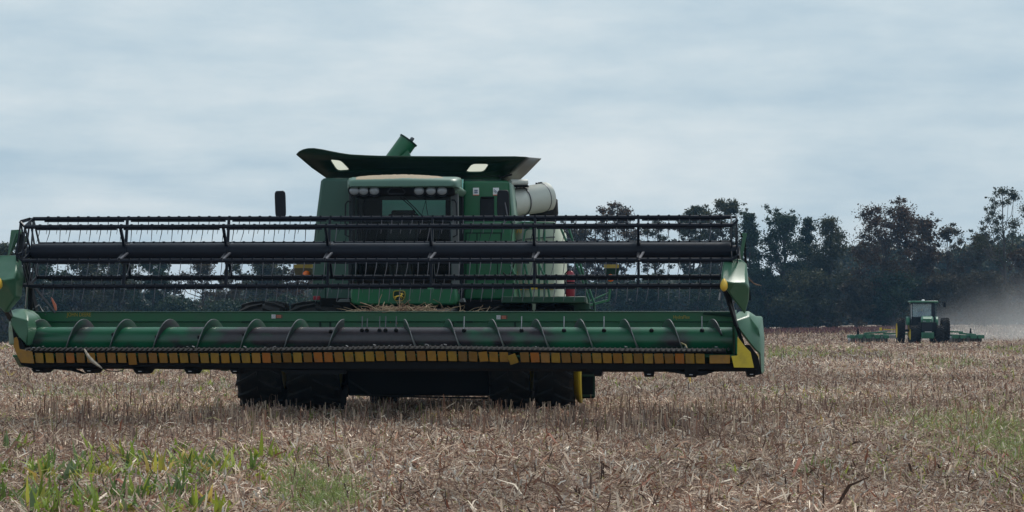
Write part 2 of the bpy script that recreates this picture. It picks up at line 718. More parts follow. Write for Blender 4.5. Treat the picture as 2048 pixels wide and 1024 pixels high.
# litter lying on the ground
parts = []
for y0, y1, dens, l0, l1, w0, w1 in ((17.5, 24, 720, .03, .20, .004, .022), (24, 32, 560, .03, .20, .005, .022), (32, 48, 300, .04, .22, .006, .024), (48, 80, 80, .06, .26, .010, .03), (80, 140, 22, .09, .36, .018, .05), (140, 230, 5, .14, .5, .03, .08), (230, 345, 1.8, .2, .7, .05, .13)):
    area = .2021 * (y1 ** 2 - y0 ** 2) + 6.4 * (y1 - y0)
    n = int(area * dens)
    x, y = fieldpos(n, y0, y1)
    ci = rs.choice(len(PAL), n, p=PW)
    col = PAL[ci] * rs.uniform(.75, 1.25, (n, 1)) * np.array([1.0, .97, .96])
    tone = vnoise(x, y, 1.7 + y * .03, 3)
    col = col * (.62 + .76 * tone)[:, None]
    length = l0 + (l1 - l0) * rs.random(n) ** 2.2
    width = (w0 + (w1 - w0) * rs.random(n) ** 2.0)
    el = np.abs(rs.normal(0, .30, n)) * np.where(rs.random(n) < .25, 2.4, 1)
    el = np.minimum(el, 1.45)
    z = gz(x, y) + rs.random(n) ** 2 * .05 + .004
    parts.append(strips(x, y, z, rs.uniform(0, 6.283, n), el, length, width, rs.normal(-.12, .28, n), col, rs.normal(0, .6, n)))
for y0, y1, dens in ((17.5, 26, 30), (26, 36, 24), (36, 60, 14), (60, 120, 3)):
    n = int((.2021 * (y1 ** 2 - y0 ** 2) + 6.4 * (y1 - y0)) * dens)
    x, y = fieldpos(n, y0, y1)
    k = vnoise(x, y, .9, 61) > .35
    x, y = x[k], y[k]
    n = len(x)
    sc = np.maximum(1, y / 45)
    col = np.array([(.60, .555, .50)]) * rs.uniform(.5, 1.2, (n, 1)) * np.array([1, .98, .96])
    parts.append(strips(x, y, gz(x, y) + rs.random(n) * .06, rs.uniform(0, 6.283, n), rs.uniform(.2, 1.5, n), rs.uniform(.03, .10, n) * sc, rs.uniform(.006, .022, n) * sc, rs.normal(-.3, .5, n), col, rs.normal(0, .8, n), .6))
V, Q, Cc = join(parts)
o = np_mesh('straw_litter', V, Q, M['litter'], colors=Cc)
tag(o, 'chopped pale and brown crop litter lying all over the field', 'litter', kind='stuff')

# standing stubble in rows across the view
parts = []
SP = np.array([1.3, 1.2, 1.13]) * np.array([(.22, .175, .15), (.16, .115, .10), (.30, .25, .20), (.11, .075, .065), (.20, .12, .09), (.38, .33, .27), (.14, .14, .06)])


def stand(y):          # left front edge of the standing stubble is nearer than the right one
    return y


row = 29.6
while row < 120:
    half = .2021 * row + 3
    dens = 9 if row < 41 else (2.5 if row < 70 else 1.2)
    n = int(half * 2 * dens)
    x = rs.uniform(-half, half, n)
    y = row + rs.normal(0, .09, n)
    front = 30.2 + 2.2 * sstep(-2.5, 1.5, x) + .8 * np.sin(x * 1.3)
    gap = (x > -3.1) & (x < .2) & (y < 38)          # flattened wheel track in front of the machine
    ok = (y > front) & ~(gap & (rs.random(n) < .6))
    pxs = x / y * F + 1024 + 160 * (vnoise(x, y, 2.2, 12) - .5)
    ok &= (vnoise(x, y, .7, 8) > .38) & ((row > 41) | ((pxs > 90) & (pxs < 1490)) | (rs.random(n) < .12))
    x, y = x[ok], y[ok]
    n = len(x)
    h = rs.uniform(.10, .32, n) * (.45 + .95 * vnoise(x, y, 1.3, 9)) * np.where(row > 46, .7, 1)
    col = SP[rs.choice(len(SP), n, p=[.24, .22, .16, .14, .10, .10, .04])] * rs.uniform(.75, 1.2, (n, 1))
    wdt = rs.uniform(.008, .019, n) * (1 if row < 50 else 1.5)
    z = gz(x, y)
    az = rs.uniform(0, 6.283, n)
    el = np.clip(rs.normal(1.42, .2, n), .7, 1.57)
    for r_ in (0, 1.57):
        parts.append(strips(x, y, z, az + r_, el, h, wdt, rs.normal(0, .03, n), col, taper=.85))
    k = int(n * .5)                      # dead leaves hanging on the stalks
    s_ = rs.integers(0, n, k)
    cl_ = PAL[rs.choice(len(PAL), k, p=PW)] * .85
    parts.append(strips(x[s_], y[s_], z[s_] + h[s_] * rs.uniform(.2, .9, k), rs.uniform(0, 6.283, k), rs.normal(.4, .5, k), rs.uniform(.08, .28, k), rs.uniform(.008, .025, k), rs.normal(-1.1, .5, k), cl_, rs.normal(0, .6, k), .3))
    row += .38 if row < 46 else (.76 if row < 80 else 1.5)
V, Q, Cc = join(parts)
o = np_mesh('standing_stubble', V, Q, M['litter'], colors=Cc)
tag(o, 'standing brown crop stubble in rows across the field under the combine', 'stubble', kind='stuff')

# broad green regrowth blades, thick at the lower left
parts = []
GP = np.array([1.75, 1.6, 1.3]) * np.array([(.10, .155, .030), (.16, .21, .035), (.06, .105, .032), (.22, .235, .05), (.08, .12, .065), (.27, .22, .07)])


def clumps(cx_, cy_, nb, h0, h1, w0, w1, el0=1.2):
    n = len(cx_) * nb
    x = np.repeat(cx_, nb) + rs.normal(0, .035, n)
    y = np.repeat(cy_, nb) + rs.normal(0, .035, n)
    hs = np.repeat(rs.uniform(.6, 1.15, len(cx_)), nb)
    col = np.repeat(GP[rs.choice(len(GP), len(cx_), p=[.3, .22, .2, .1, .12, .06])], nb, 0) * rs.uniform(.7, 1.3, (n, 1))
    parts.append(strips(x, y, gz(x, y) - .01, rs.uniform(0, 6.283, n), np.clip(rs.normal(el0, .2, n), .4, 1.55), rs.uniform(h0, h1, n) * hs, rs.uniform(w0, w1, n), rs.normal(-.45, .35, n), col, rs.normal(0, .25, n), .18))


n = 6200
x, y = fieldpos(n, 18.5, 31)
pxx = x / y * F + 1024
keep = rs.random(n) < np.clip((1 - sstep(330, 640, pxx)) * (sstep(18, 20, y)) * (1 - sstep(24.5, 31, y)) * 1.4 * (vnoise(x, y, .6, 21) > .56), 0, 1)
clumps(x[keep][:430], y[keep][:430], 5, .12, .32, .020, .050, 1.15)
for y0, y1, n_, thr, sc in ((18.5, 34, 420, .60, 1.0), (34, 60, 700, .55, 1.0), (60, 160, 1300, .58, 1.7)):
    x, y = fieldpos(n_ * 4, y0, y1)
    k = vnoise(x, y, 1.5 + y * .03, 33) > thr
    x, y = x[k][:n_], y[k][:n_]
    clumps(x, y, 5, .07 * sc, .20 * sc, .008 * sc, .024 * sc, 1.0)
V, Q, Cc = join(parts)
o = np_mesh('green_regrowth', V, Q, M['leafy'], colors=Cc)
tag(o, 'bright green regrowth blades among the dry litter, thickest at the lower left', 'regrowth', kind='stuff')

# feathery yellow-green weeds
parts = []
for cxp, cyp, sx_, sy_, nn in ((620, 985, 38, 26, 3600), (690, 1000, 40, 20, 900), (1960, 868, 70, 26, 4200), (2030, 905, 26, 20, 1800), (1820, 855, 60, 14, 900), (1890, 730, 60, 8, 500), (1560, 712, 26, 6, 300), (150, 800, 60, 12, 400), (640, 1020, 30, 8, 900)):
    px, py = rs.normal(cxp, sx_, nn), rs.normal(cyp, sy_, nn)
    D = F * CAMZ / np.maximum(py - 648, 20)
    x, y = (px - 1024) / F * D, D
    cl_ = vnoise(x, y, .35, 40) > .35
    x, y = x[cl_], y[cl_]
    n = len(x)
    col = np.array([(.21, .26, .085)]) * rs.uniform(.6, 1.35, (n, 1)) * np.array([1, 1, 1])
    sc = np.maximum(1, D[cl_] / 30)
    parts.append(strips(x, y, gz(x, y) + rs.random(n) * .10, rs.uniform(0, 6.283, n), rs.normal(.7, .5, n), rs.uniform(.03, .13, n) * sc, rs.uniform(.003, .009, n) * sc, rs.normal(-.3, .5, n), col, rs.normal(0, .5, n), .3))
V, Q, Cc = join(parts)
o = np_mesh('feathery_weeds', V, Q, M['leafy'], colors=Cc)
tag(o, 'soft yellow-green feathery weeds in low patches on the field', 'weeds', kind='stuff')

# larger curved dead leaves in the foreground
parts = []
n = 380
x, y = fieldpos(n, 18.2, 31)
col = PAL[rs.choice(len(PAL), n, p=[.16, .16, .12, .1, .06, .18, .12, .06, .02, .02])] * rs.uniform(.8, 1.2, (n, 1))
parts.append(strips(x, y, gz(x, y) + .02, rs.uniform(0, 6.283, n), rs.uniform(.1, .9, n), rs.uniform(.15, .5, n), rs.uniform(.012, .035, n), rs.normal(-.9, .35, n), col, rs.normal(0, .5, n), .25))
V, Q, Cc = join(parts)
o = np_mesh('dead_leaves', V, Q, M['litter'], colors=Cc)
tag(o, 'long curved dead leaves lying over the litter in the foreground', 'dead leaves', kind='stuff')

# red-brown weeds along the far edge of the field
parts = []
n = 9000
px = rs.uniform(1490, 1830, n)
Dd = rs.uniform(285, 334, n)
x, y = (px - 1024) / F * Dd, Dd
k = vnoise(x, y, 3, 51) > .2 + .35 * sstep(1730, 1830, px)
x, y = x[k], y[k]
n = len(x)
col = np.array([(.125, .055, .05)]) * rs.uniform(.5, 1.5, (n, 1))
parts.append(strips(x, y, gz(x, y), rs.uniform(0, 6.283, n), rs.normal(1.2, .3, n), rs.uniform(.2, .62, n), rs.uniform(.06, .16, n), rs.normal(-.2, .3, n), col, rs.normal(0, .4, n), .4))
n = 3500
px = rs.uniform(-60, 2100, n)
Dd = rs.uniform(225, 335, n)
x, y = (px - 1024) / F * Dd, Dd
col = np.array([(.24, .17, .11)]) * rs.uniform(.5, 1.4, (n, 1))
parts.append(strips(x, y, gz(x, y), rs.uniform(0, 6.283, n), rs.normal(1.2, .3, n), rs.uniform(.2, .7, n), rs.uniform(.06, .15, n), rs.normal(-.2, .3, n), col, rs.normal(0, .4, n), .4))
V, Q, Cc = join(parts)
o = np_mesh('red_weeds', V, Q, M['litter'], colors=Cc)
tag(o, 'strip of red-brown weeds along the far edge of the field before the trees', 'weeds', kind='stuff')
# ------------------------------------------------------------------ the machine's own axes
MF = Frame(at(808, 700, 41.5) * Vector((1, 1, 0)) if False else Vector(((808 - 1024) / F * 41.5, 41.5, 0.0)), rad(3.5))
L = MF.L


def row_arc(py, xl, xr, yl, bulge, n=9, skew=0.0):
    """one rung of a bulging shell: from xl to xr in the photo at depth yl, swelling towards the front"""
    a, b = L(xl, py, yl), L(xr, py, yl)
    r = []
    for i in range(n):
        t = i / (n - 1)
        p = a.lerp(b, t)
        p.y -= bulge * math.sin(math.pi * (t ** (1 + skew))) ** 0.75
        r.append(p)
    return r


def shell(rows, mb=None, back=0.05):
    """closed shell from rungs (front) plus a flat back"""
    mb = mb or MB()
    fr = [row_arc(*r) for r in rows]
    full = []
    for r in fr:
        a, b = r[0], r[-1]
        back_row = [b.lerp(a, t) + Vector((0, back, 0)) for t in (0.0, 0.33, 0.67, 1.0)]
        full.append(r + back_row)
    mb.loft(full, ring=True, caps=True)
    return mb


# ------------------------------------------------------------------ the header
hd0 = Vector((L(767, 700, -3.3).x, -3.3, 0.62))
header = thing('grain_header', 'wide green grain header with black reel and yellow knife shields, mounted before the combine', 'header', MF, hd0)
YB, YA, YK, YR = -2.85, -3.3, -4.0, -3.92       # back sheet, auger, knife, reel

# back sheet: top beam, recessed panel, trough floor, rear ribs
xl, xr = L(60, 630, YB).x, L(1468, 630, YB).x
zt = L(767, 624.5, YB).z
mb = MB()
mb.mm((xl, YB, zt - 0.145), (xr, YB + 0.16, zt))
mb.mm((xl, YB + 0.035, zt - 0.62), (xr, YB + 0.09, zt - 0.148))
prof = [(YB + 0.03, zt - 0.60), (YA + 0.12, zt - 0.80), (YA - 0.2, zt - 0.80), (YK + 0.2, zt - 0.66), (YK + 0.12, zt - 0.64)]
mb.loft([[(x, y, z) for y, z in prof] + [(x, y, z - 0.03) for y, z in reversed(prof)] for x in (xl, xr)], ring=True, caps=True)
for i in range(9):
    x = xl + (xr - xl) * (i + .5) / 9
    mb.mm((x - .05, YB + 0.093, zt - 0.9), (x + .05, YB + 0.25, zt - 0.16))
part(mb, 'back_sheet', M['green'], header, bevel=0.008)
mb = MB()
mb.mm((xl, YB - 0.018, zt + 0.002), (xr, YB + 0.165, zt + 0.014))
part(mb, 'top_lip', M['green_roof'], header, bevel=0.004)
mb = MB()
for x in (L(640, 650, YB).x, L(660, 650, YB).x, L(1030, 650, YB).x, L(905, 650, YB).x):
    part(MB().mm((x - .012, YB + 0.01, zt - 0.34), (x + .012, YB + 0.034, zt - 0.15)), 'seam_rib', M['green_deep'], header)
for a, b in ((-2.2, -1.9), (1.1, 1.35)):
    part(MB().mm((a, YB - 0.006, zt - 0.155), (b, YB + .02, zt - 0.135)), 'bracket_slot', M['green_deep'], header)

# end sheets between the back sheet and the knife
for sx, px in ((-1, 57), (1, 1470)):
    x = L(px, 680, YA).x
    mb = MB()
    mb.prism3([(x, YK + .1, zt - .62), (x, YB + .1, zt - .75), (x, YB + .12, zt + .0), (x, YB - .25, zt + .03), (x, YA - .2, zt - .1)], (0.03 * sx, 0, 0))
    part(mb, 'end_sheet', M['green'], header, bevel=0.004)

# auger: painted tube with bare worn patches, two helical flights, finger bosses and rods
zA = L(767, 681, YA).z
rT, rF = 0.203, 0.325
ax0, ax1 = L(58, 680, YA).x, L(1464, 680, YA).x


def auger_material():
    m, t, b = new_mat('auger_paint_worn_to_steel')
    n = t.nodes.new
    co = n('ShaderNodeTexCoord')
    sx = n('ShaderNodeSeparateXYZ')
    t.links.new(co.outputs['Object'], sx.inputs[0])
    mp = n('ShaderNodeMapping')
    mp.inputs['Scale'].default_value = (1.0, 1.6, 1.6)
    t.links.new(co.outputs['Object'], mp.inputs[0])
    a = n('ShaderNodeTexNoise')
    a.inputs['Scale'].default_value = 1.9
    a.inputs['Detail'].default_value = 2
    t.links.new(mp.outputs[0], a.inputs[0])
    mid = n('ShaderNodeMapRange')         # the middle of the auger is worn bare
    ab = n('ShaderNodeMath')
    ab.operation = 'ABSOLUTE'
    t.links.new(sx.outputs[0], ab.inputs[0])
    t.links.new(ab.outputs[0], mid.inputs[0])
    mid.inputs[1].default_value, mid.inputs[2].default_value = 0.5, 3.2
    mid.inputs[3].default_value, mid.inputs[4].default_value = 0.30, -0.03
    ad = n('ShaderNodeMath')
    t.links.new(a.outputs[0], ad.inputs[0])
    t.links.new(mid.outputs[0], ad.inputs[1])
    mr = n('ShaderNodeMapRange')
    mr.inputs[1].default_value, mr.inputs[2].default_value = 0.47, 0.68
    t.links.new(ad.outputs[0], mr.inputs[0])
    d = n('ShaderNodeTexNoise')
    d.inputs['Scale'].default_value = 14
    d.inputs['Detail'].default_value = 6
    t.links.new(co.outputs['Object'], d.inputs[0])
    st = n('ShaderNodeMix')
    st.data_type = 'RGBA'
    st.inputs[6].default_value = (0.018, 0.015, 0.022, 1)
    st.inputs[7].default_value = (0.048, 0.036, 0.042, 1)
    t.links.new(d.outputs[0], st.inputs[0])
    mx = n('ShaderNodeMix')
    mx.data_type = 'RGBA'
    t.links.new(mr.outputs[0], mx.inputs[0])
    mx.inputs[6].default_value = (0.010, 0.108, 0.050, 1)
    t.links.new(st.outputs[2], mx.inputs[7])
    t.links.new(mx.outputs[2], b.inputs['Base Color'])
    b.inputs['Roughness'].default_value = 0.27
    return m


M['auger'] = auger_material()
mb = MB()
mb.lathe((0, YA, zA), (1, 0, 0), [(0.02, ax0), (rT, ax0), (rT, ax0 + .01)] + [(rT, ax0 + (ax1 - ax0) * i / 40) for i in range(1, 40)] + [(rT, ax1), (0.02, ax1)], 40)
part(mb, 'auger_tube', M['auger'], header)


def flight(x_from, n_turn, pitch, hand, phase):
    seg = 36
    inner, outer, vs, fs, ms = [], [], [], [], []
    k = int(n_turn * seg)
    mb = MB()
    th = 0.008
    rows = []
    for i in range(k + 1):
        a = 2 * math.pi * i / seg + phase
        x = x_from + hand * pitch * i / seg
        c, s_ = math.cos(a), math.sin(a)
        row = []
        for r, dx in ((rT - .005, -th), (rF - .007, -th), (rF, -th * .6), (rF, th * .6), (rF - .007, th), (rT - .005, th)):
            row.append(Vector((x + dx, YA - s_ * r, zA + c * r)))
        rows.append(row)
    n = 6
    vs = [p for r in rows for p in r]
    for i in range(k):
        for q in range(n - 1):
            fs.append((i * n + q, i * n + q + 1, (i + 1) * n + q + 1, (i + 1) * n + q))
            ms.append(1 if q in (1, 2, 3) else 0)
    o = len(mb.v)
    mb.v += vs
    mb.f += fs
    mb.m += ms
    return mb


PITCHA = (L(1247, 640, YA).x - L(895, 640, YA).x) / 4
M['flight_edge'] = paint('flight_edge', (0.20, 0.20, 0.21), 0.4, metal=0.5, var=0.35, scale=5)
M['flight'] = paint('flight_green_worn', (0.014, 0.075, 0.040), 0.4, var=0.25, scale=3, col2=(0.045, 0.04, 0.048), amount=(0.42, 0.62))
# crest (angle 0) sits at the photo's crest positions; front side runs forward-down
part(flight(L(82, 640, YA).x + 7 * PITCHA, 7.3, PITCHA, -1, 0.0), 'auger_flight', [M['flight'], M['flight_edge']], header, smooth=60)
part(flight(L(1425, 640, YA).x - 7 * PITCHA, 7.2, PITCHA, 1, 0.0), 'auger_flight', [M['flight'], M['flight_edge']], header, smooth=60)
mbs, mbr = MB(), MB()
boss = rod = None
for px, py, rodh in ((724, 659, 1), (734, 659, .6), (759, 659, 1), (771, 659, 1), (792, 659, 1), (928, 660, 1), (1043, 660, 1), (1128, 660, 1), (1208, 660, 1), (1303, 660, 0),
                     (1404, 660, 1), (490, 672, 0), (400, 676, 0), (315, 676, 0), (228, 672, 0), (662, 664, 0)):
    p = L(px, py, YA - .15)
    d = Vector((0, p.y - YA, p.z - zA)).normalized()
    b0 = MB()
    c = Vector((p.x, YA, zA))
    b0.tube([c + d * (rT - .005), c + d * (rT + .02), c + d * (rT + .035)], [.036, .03, .016], 10)
    bo = part(b0, 'finger_boss', M['matt_black'], header)
    if rodh:
        b1 = MB()
        b1.tube([c + d * (rT + .03), c + Vector((0, -.10, rT + .08 + .08 * rodh))], .0075, 6)
        ro = b1.build('finger', M['steel_dull'] if px < 900 else M['steel'], bo, hd0)

# cutter bar: dark bar, knife guards, yellow shields that follow the sag of the bar
SAG = [(20, 2.2), (170, 1.6), (330, 2.0), (480, 2.2), (560, 1.5), (680, 0.2), (760, -1.6), (860, -2.0), (960, -0.6), (1100, 1.4), (1300, 3.0), (1500, 3.4)]


def sag(px):
    for (a, va), (b, vb) in zip(SAG, SAG[1:]):
        if px <= b:
            return va + (vb - va) * (px - a) / (b - a)
    return SAG[-1][1]


cols = list(range(52, 1470, 20))
mb = MB()
rows = []
for px in cols:
    s_ = sag(px)
    a, b = L(px, 694 + s_, YK + .14), L(px, 703.5 + s_, YK)
    rows.append([a + Vector((0, .12, .0)), a, Vector((a.x, YK - .02, b.z + .03)), b, b + Vector((0, .26, 0))])
mb.loft(rows, ring=True, caps=True)
part(mb, 'cutter_bar', M['matt_black'], header)
mg, mk = MB(), MB()
px = 56.0
while px < 1464:
    s_ = sag(px)
    p = L(px, 698.5 + s_, YK - .02)
    mg.tube([p + Vector((0, .10, .028)), p + Vector((0, -.02, .022)), p + Vector((0, -.115, -.004))], [.02, .016, .004], 5)
    if rnd.random() < .16:
        mk.box(p + Vector((rnd.uniform(-.03, .03), -.005, .04 + rnd.random() * .02)), (.018 + .03 * rnd.random(), .04, .008), Matrix.Rotation(rnd.uniform(-.5, .5), 3, 'Y'))
    px += 10.3
o = part(mg, 'knife_guard_row', M['matt_black'], header)
o['kind'] = 'stuff'
o = part(mk, 'knife_blade_row', M['steel'], header)
o['kind'] = 'stuff'

px = 78.0
k = 0
while px < 1412:
    s_ = sag(px)
    a, b = L(px - 9.0, 704 + s_, YK - .03), L(px + 9.0, 724 + s_, YK + .03)
    hang = 0.0
    if abs(px - 262) < 11:
        b.z -= .03
    if abs(px - 1024) < 11:
        hang = -0.32
    if abs(px - 965) < 11:
        hang = -0.1
    mb = MB()
    c = (a + b) / 2
    w_, h_ = abs(b.x - a.x), abs(b.z - a.z)
    R = Matrix.Rotation(hang + rnd.gauss(0, .02), 3, 'Y') @ Matrix.Rotation(rad(12) + rnd.gauss(0, .06), 3, 'X')
    if hang < -.2:
        c += Vector((-.02, -.04, -.03))
    sk = 0.012
    prof = [(-.5 * w_, .5 * h_), (.5 * w_, .5 * h_), (.5 * w_ + sk, -.5 * h_), (-.5 * w_ + sk, -.5 * h_)]
    mb.prism([(x, z) for x, z in prof], -.008, .008)
    mb.v = [c + R @ p for p in mb.v]
    part(mb, 'knife_shield', M['shield%d' % rnd.choice((0, 1, 1, 2, 2, 3, 4, 4))], header, bevel=.005)
    px += 20.65
mb = MB()
a, b = L(1419, 710, YK - .03), L(1460, 727, YK + .02)
mb.mm((a.x, YK - .03, b.z), (b.x, YK - .015, a.z))
part(mb, 'knife_shield', M['shield1'], header, bevel=.005)

# underframe and skid shoes
mb = MB()
rows = []
for px, low in ((66, 741), (110, 738), (300, 738), (600, 742), (767, 743), (1000, 742), (1250, 744), (1500, 743)):
    s_ = sag(px)
    t, b = L(px, 724.5 + s_, YK + .05), L(px, low, YK + .15)
    rows.append([t, Vector((t.x, YK + .06, b.z + .04)), b, Vector((t.x, YB, b.z + .05)), Vector((t.x, YB, b.z + .2)), Vector((t.x, YK + .3, t.z))])
mb.loft(rows, ring=True, caps=True)
part(mb, 'underframe', M['matt_black'], header)
for px, py, wd in ((76, 746, 22), (178, 747, 18), (280, 748, 22), (380, 748, 18), (470, 748, 16), (1195, 753, 15), (1298, 754, 19), (1382, 755, 23), (1503, 754, 16)):
    a, b = L(px - wd / 2, 738, YK + .1), L(px + wd / 2, py, YK + .1)
    mb = MB()
    x0, x1 = a.x, b.x
    pr = [(YK + .06, a.z), (YK + .1, b.z + .03), (YK + .2, b.z), (YK + .55, b.z + .0), (YK + .75, a.z)]
    mb.loft([[(x0 - .02, y, z) if z > b.z + .03 else (x0, y, z) for y, z in pr], [(x1 + .02, y, z) if z > b.z + .03 else (x1, y, z) for y, z in pr]], ring=True, caps=True)
    sh = part(mb, 'skid_shoe', M['matt_black'], header, bevel=.006)
    if wd > 15:
        m2 = MB()
        m2.mm(((x0 + x1) / 2 - .025, YK + .085, b.z + .035), ((x0 + x1) / 2 + .025, YK + .1, b.z + .045))
        m2.build('shoe_bolt', M['steel'], sh, hd0)
# tapering wear plates seen below the bar
for pts in (((100, 738), (142, 738), (166, 748), (140, 741)), ((1330, 743), (1430, 743), (1410, 750), (1390, 752)), ((560, 740), (690, 740), (690, 748), (575, 748))):
    mb = MB()
    mb.prism([(L(x, y, YK + .12).x, L(x, y, YK + .12).z) for x, y in pts], YK + .10, YK + .4)
    part(mb, 'wear_plate', M['matt_black'], header)

# right end: lower divider shell, folded nose with yellow tip, yellow plate, arm
def facets(pts, faces, name, mat, back):
    """a moulded hood: flat facets traced from the photo, each corner at its own depth, closed by its back corners"""
    mb = MB()
    P = [L(*p) for p in pts]
    n = len(P)
    mb.add(P + [Vector((p.x, max(back, p.y + .03), p.z)) for p in P], faces)
    cnt = {}
    for f in faces:
        for i in range(len(f)):
            e_ = (f[i], f[(i + 1) % len(f)])
            cnt[tuple(sorted(e_))] = cnt.get(tuple(sorted(e_)), []) + [e_]
    rim = [v[0] for v in cnt.values() if len(v) == 1]
    mb.f += [(a_, b_, b_ + n, a_ + n) for a_, b_ in rim]
    mb.m += [0] * len(rim)
    nx_ = dict(rim)
    loop = [rim[0][0]]
    while nx_.get(loop[-1]) not in (None, loop[0]):
        loop.append(nx_[loop[-1]])
    mb.f.append(tuple(i + n for i in loop))
    mb.m.append(0)
    return part(mb, name, mat, header, bevel=.022, smooth=35)


facets([(1470, 630, -3.7), (1480, 623, -3.45), (1497, 622, -3.35), (1512, 632, -3.4), (1525, 633, -3.1), (1472, 641, -4.0), (1497, 631, -3.75), (1517, 657, -3.75), (1520, 674, -3.72), (1529, 677, -3.1),
        (1521, 709, -3.72), (1528.5, 745, -3.2), (1523, 750, -3.6), (1478, 656, -4.02), (1496, 681, -3.95), (1513, 702, -3.8)],
       [(0, 1, 2, 6, 5), (2, 3, 7, 6), (5, 6, 7, 8, 14, 13), (8, 10, 15, 14), (3, 4, 9, 8, 7), (8, 9, 11, 12, 10)], 'crop_divider', M['green_shell'], -3.0)
nose_r = [(x, y, d - .62) for x, y, d in ((1448, 518, -3.75), (1481, 518, -3.75), (1493, 527, -3.70), (1492, 548, -3.88), (1492.5, 567, -4.02), (1443, 563, -4.15), (1444, 545, -4.0), (1499, 577, -3.90), (1498, 598, -3.82), (1490, 628, -3.75), (1456, 583, -4.05), (1470, 565, -4.2))]
nose_f = [(0, 1, 2, 3, 6), (6, 3, 4, 11, 5), (5, 11, 10), (11, 4, 7, 8, 9, 10), (2, 7, 4, 3)]


def tip(px, py, yl, name='divider_tip'):
    rows = []
    for dy, hw in ((-13, 1.5), (-10, 4), (-5, 6.5), (1, 7.6), (6, 7.2), (10, 5), (12.5, 2)):
        rows.append((py + dy, px - hw, px + hw, yl, .10 * hw / 7.6))
    return shell(rows, back=.04)


nose = facets(nose_r, nose_f, 'divider_nose', M['green_shell'], -4.2)
tip(1448, 570, -4.80).build('divider_tip', M['yellow_tip'], nose, hd0)


def plate(pts, yl, th, name, mat, bevel=.004, root=None, depth=None):
    mb = MB()
    pp = [L(x, y, yl) for x, y in pts]
    mb.prism([(p.x, p.z) for p in pp], yl, yl + th)
    return part(mb, name, mat, root or header, bevel=bevel)


plate([(1475, 674), (1478, 677), (1490, 693), (1501, 704), (1508, 735.5), (1468, 735), (1462.5, 712), (1474.5, 711)], YK - .06, .02, 'end_plate', M['yellow'])
plate([(1479, 690), (1500, 690), (1516, 712), (1524, 748), (1505, 752), (1490, 742), (1470, 738), (1472, 715)], -3.85, .5, 'end_frame', M['matt_black'])
for a, b, r_ in (((1450, 582), (1486, 690), .02), ((1456, 580), (1472, 650), .028)):
    mb = MB()
    mb.bar(L(a[0], a[1], -4.5), L(b[0], b[1], -3.75), r_ * 2, .05)
    part(mb, 'divider_strut', M['black'], header)
mb = MB()
mb.tube([L(1438, 600, -3.9), L(1440, 585, -3.9)], .012, 6)
part(mb, 'pin', M['steel'], header)

# left end, cut by the picture's edge
facets([(55, 630, -3.7), (48, 619, -3.45), (32, 617, -3.35), (20, 623, -3.4), (56, 641, -3.9), (24, 632, -3.85), (21, 648, -3.85), (17, 660, -3.3), (55, 668, -3.95), (53.5, 693, -3.8), (40, 675, -3.9), (18, 690, -3.3), (28, 690, -3.6)],
       [(0, 4, 5, 3, 2, 1), (4, 8, 9, 10, 6, 5), (3, 5, 6, 7), (6, 10, 12, 11, 7)], 'crop_divider', M['green_shell'], -3.0)
nose_l = [(x, y, d - .62) for x, y, d in ((34, 511, -3.75), (0, 511, -3.75), (-14, 520, -3.70), (-15, 540, -3.88), (-18, 560, -4.02), (29, 557, -4.15), (33, 540, -4.0), (-24, 572, -3.90), (-22, 592, -3.82), (10, 626, -3.75), (31, 594, -3.95), (32, 563, -4.0), (6, 560, -4.2))]
nose_lf = [(0, 6, 3, 2, 1), (6, 5, 12, 4, 3), (5, 11, 10, 12), (12, 10, 9, 8, 7, 4), (2, 3, 4, 7)]
nose = facets(nose_l, nose_lf, 'divider_nose', M['green_shell'], -4.2)
tip(-4, 567, -4.82).build('divider_tip', M['yellow_tip'], nose, hd0)
plate([(28, 676), (33, 674), (36, 680), (38.5, 698), (64, 703), (68.5, 727), (42, 725.5), (33, 709), (27, 692)], YK - .06, .02, 'end_plate', M['shield1'])
plate([(22, 640), (36, 665), (52, 700), (66, 703), (66, 738), (42, 730), (30, 700)], -3.85, .5, 'end_frame', M['matt_black'])
mb = MB()
mb.bar(L(-8, 585, -4.5), L(24, 640, -3.72), .07, .05)
mb.bar(L(13, 606, -3.9), L(30, 655, -3.7), .04, .04)
part(mb, 'divider_strut', M['black'], header)
mb = MB()
mb.bar(L(13, 600, -3.9), L(21, 622, -3.8), .03, .03)
part(mb, 'divider_link', M['steel'], header)

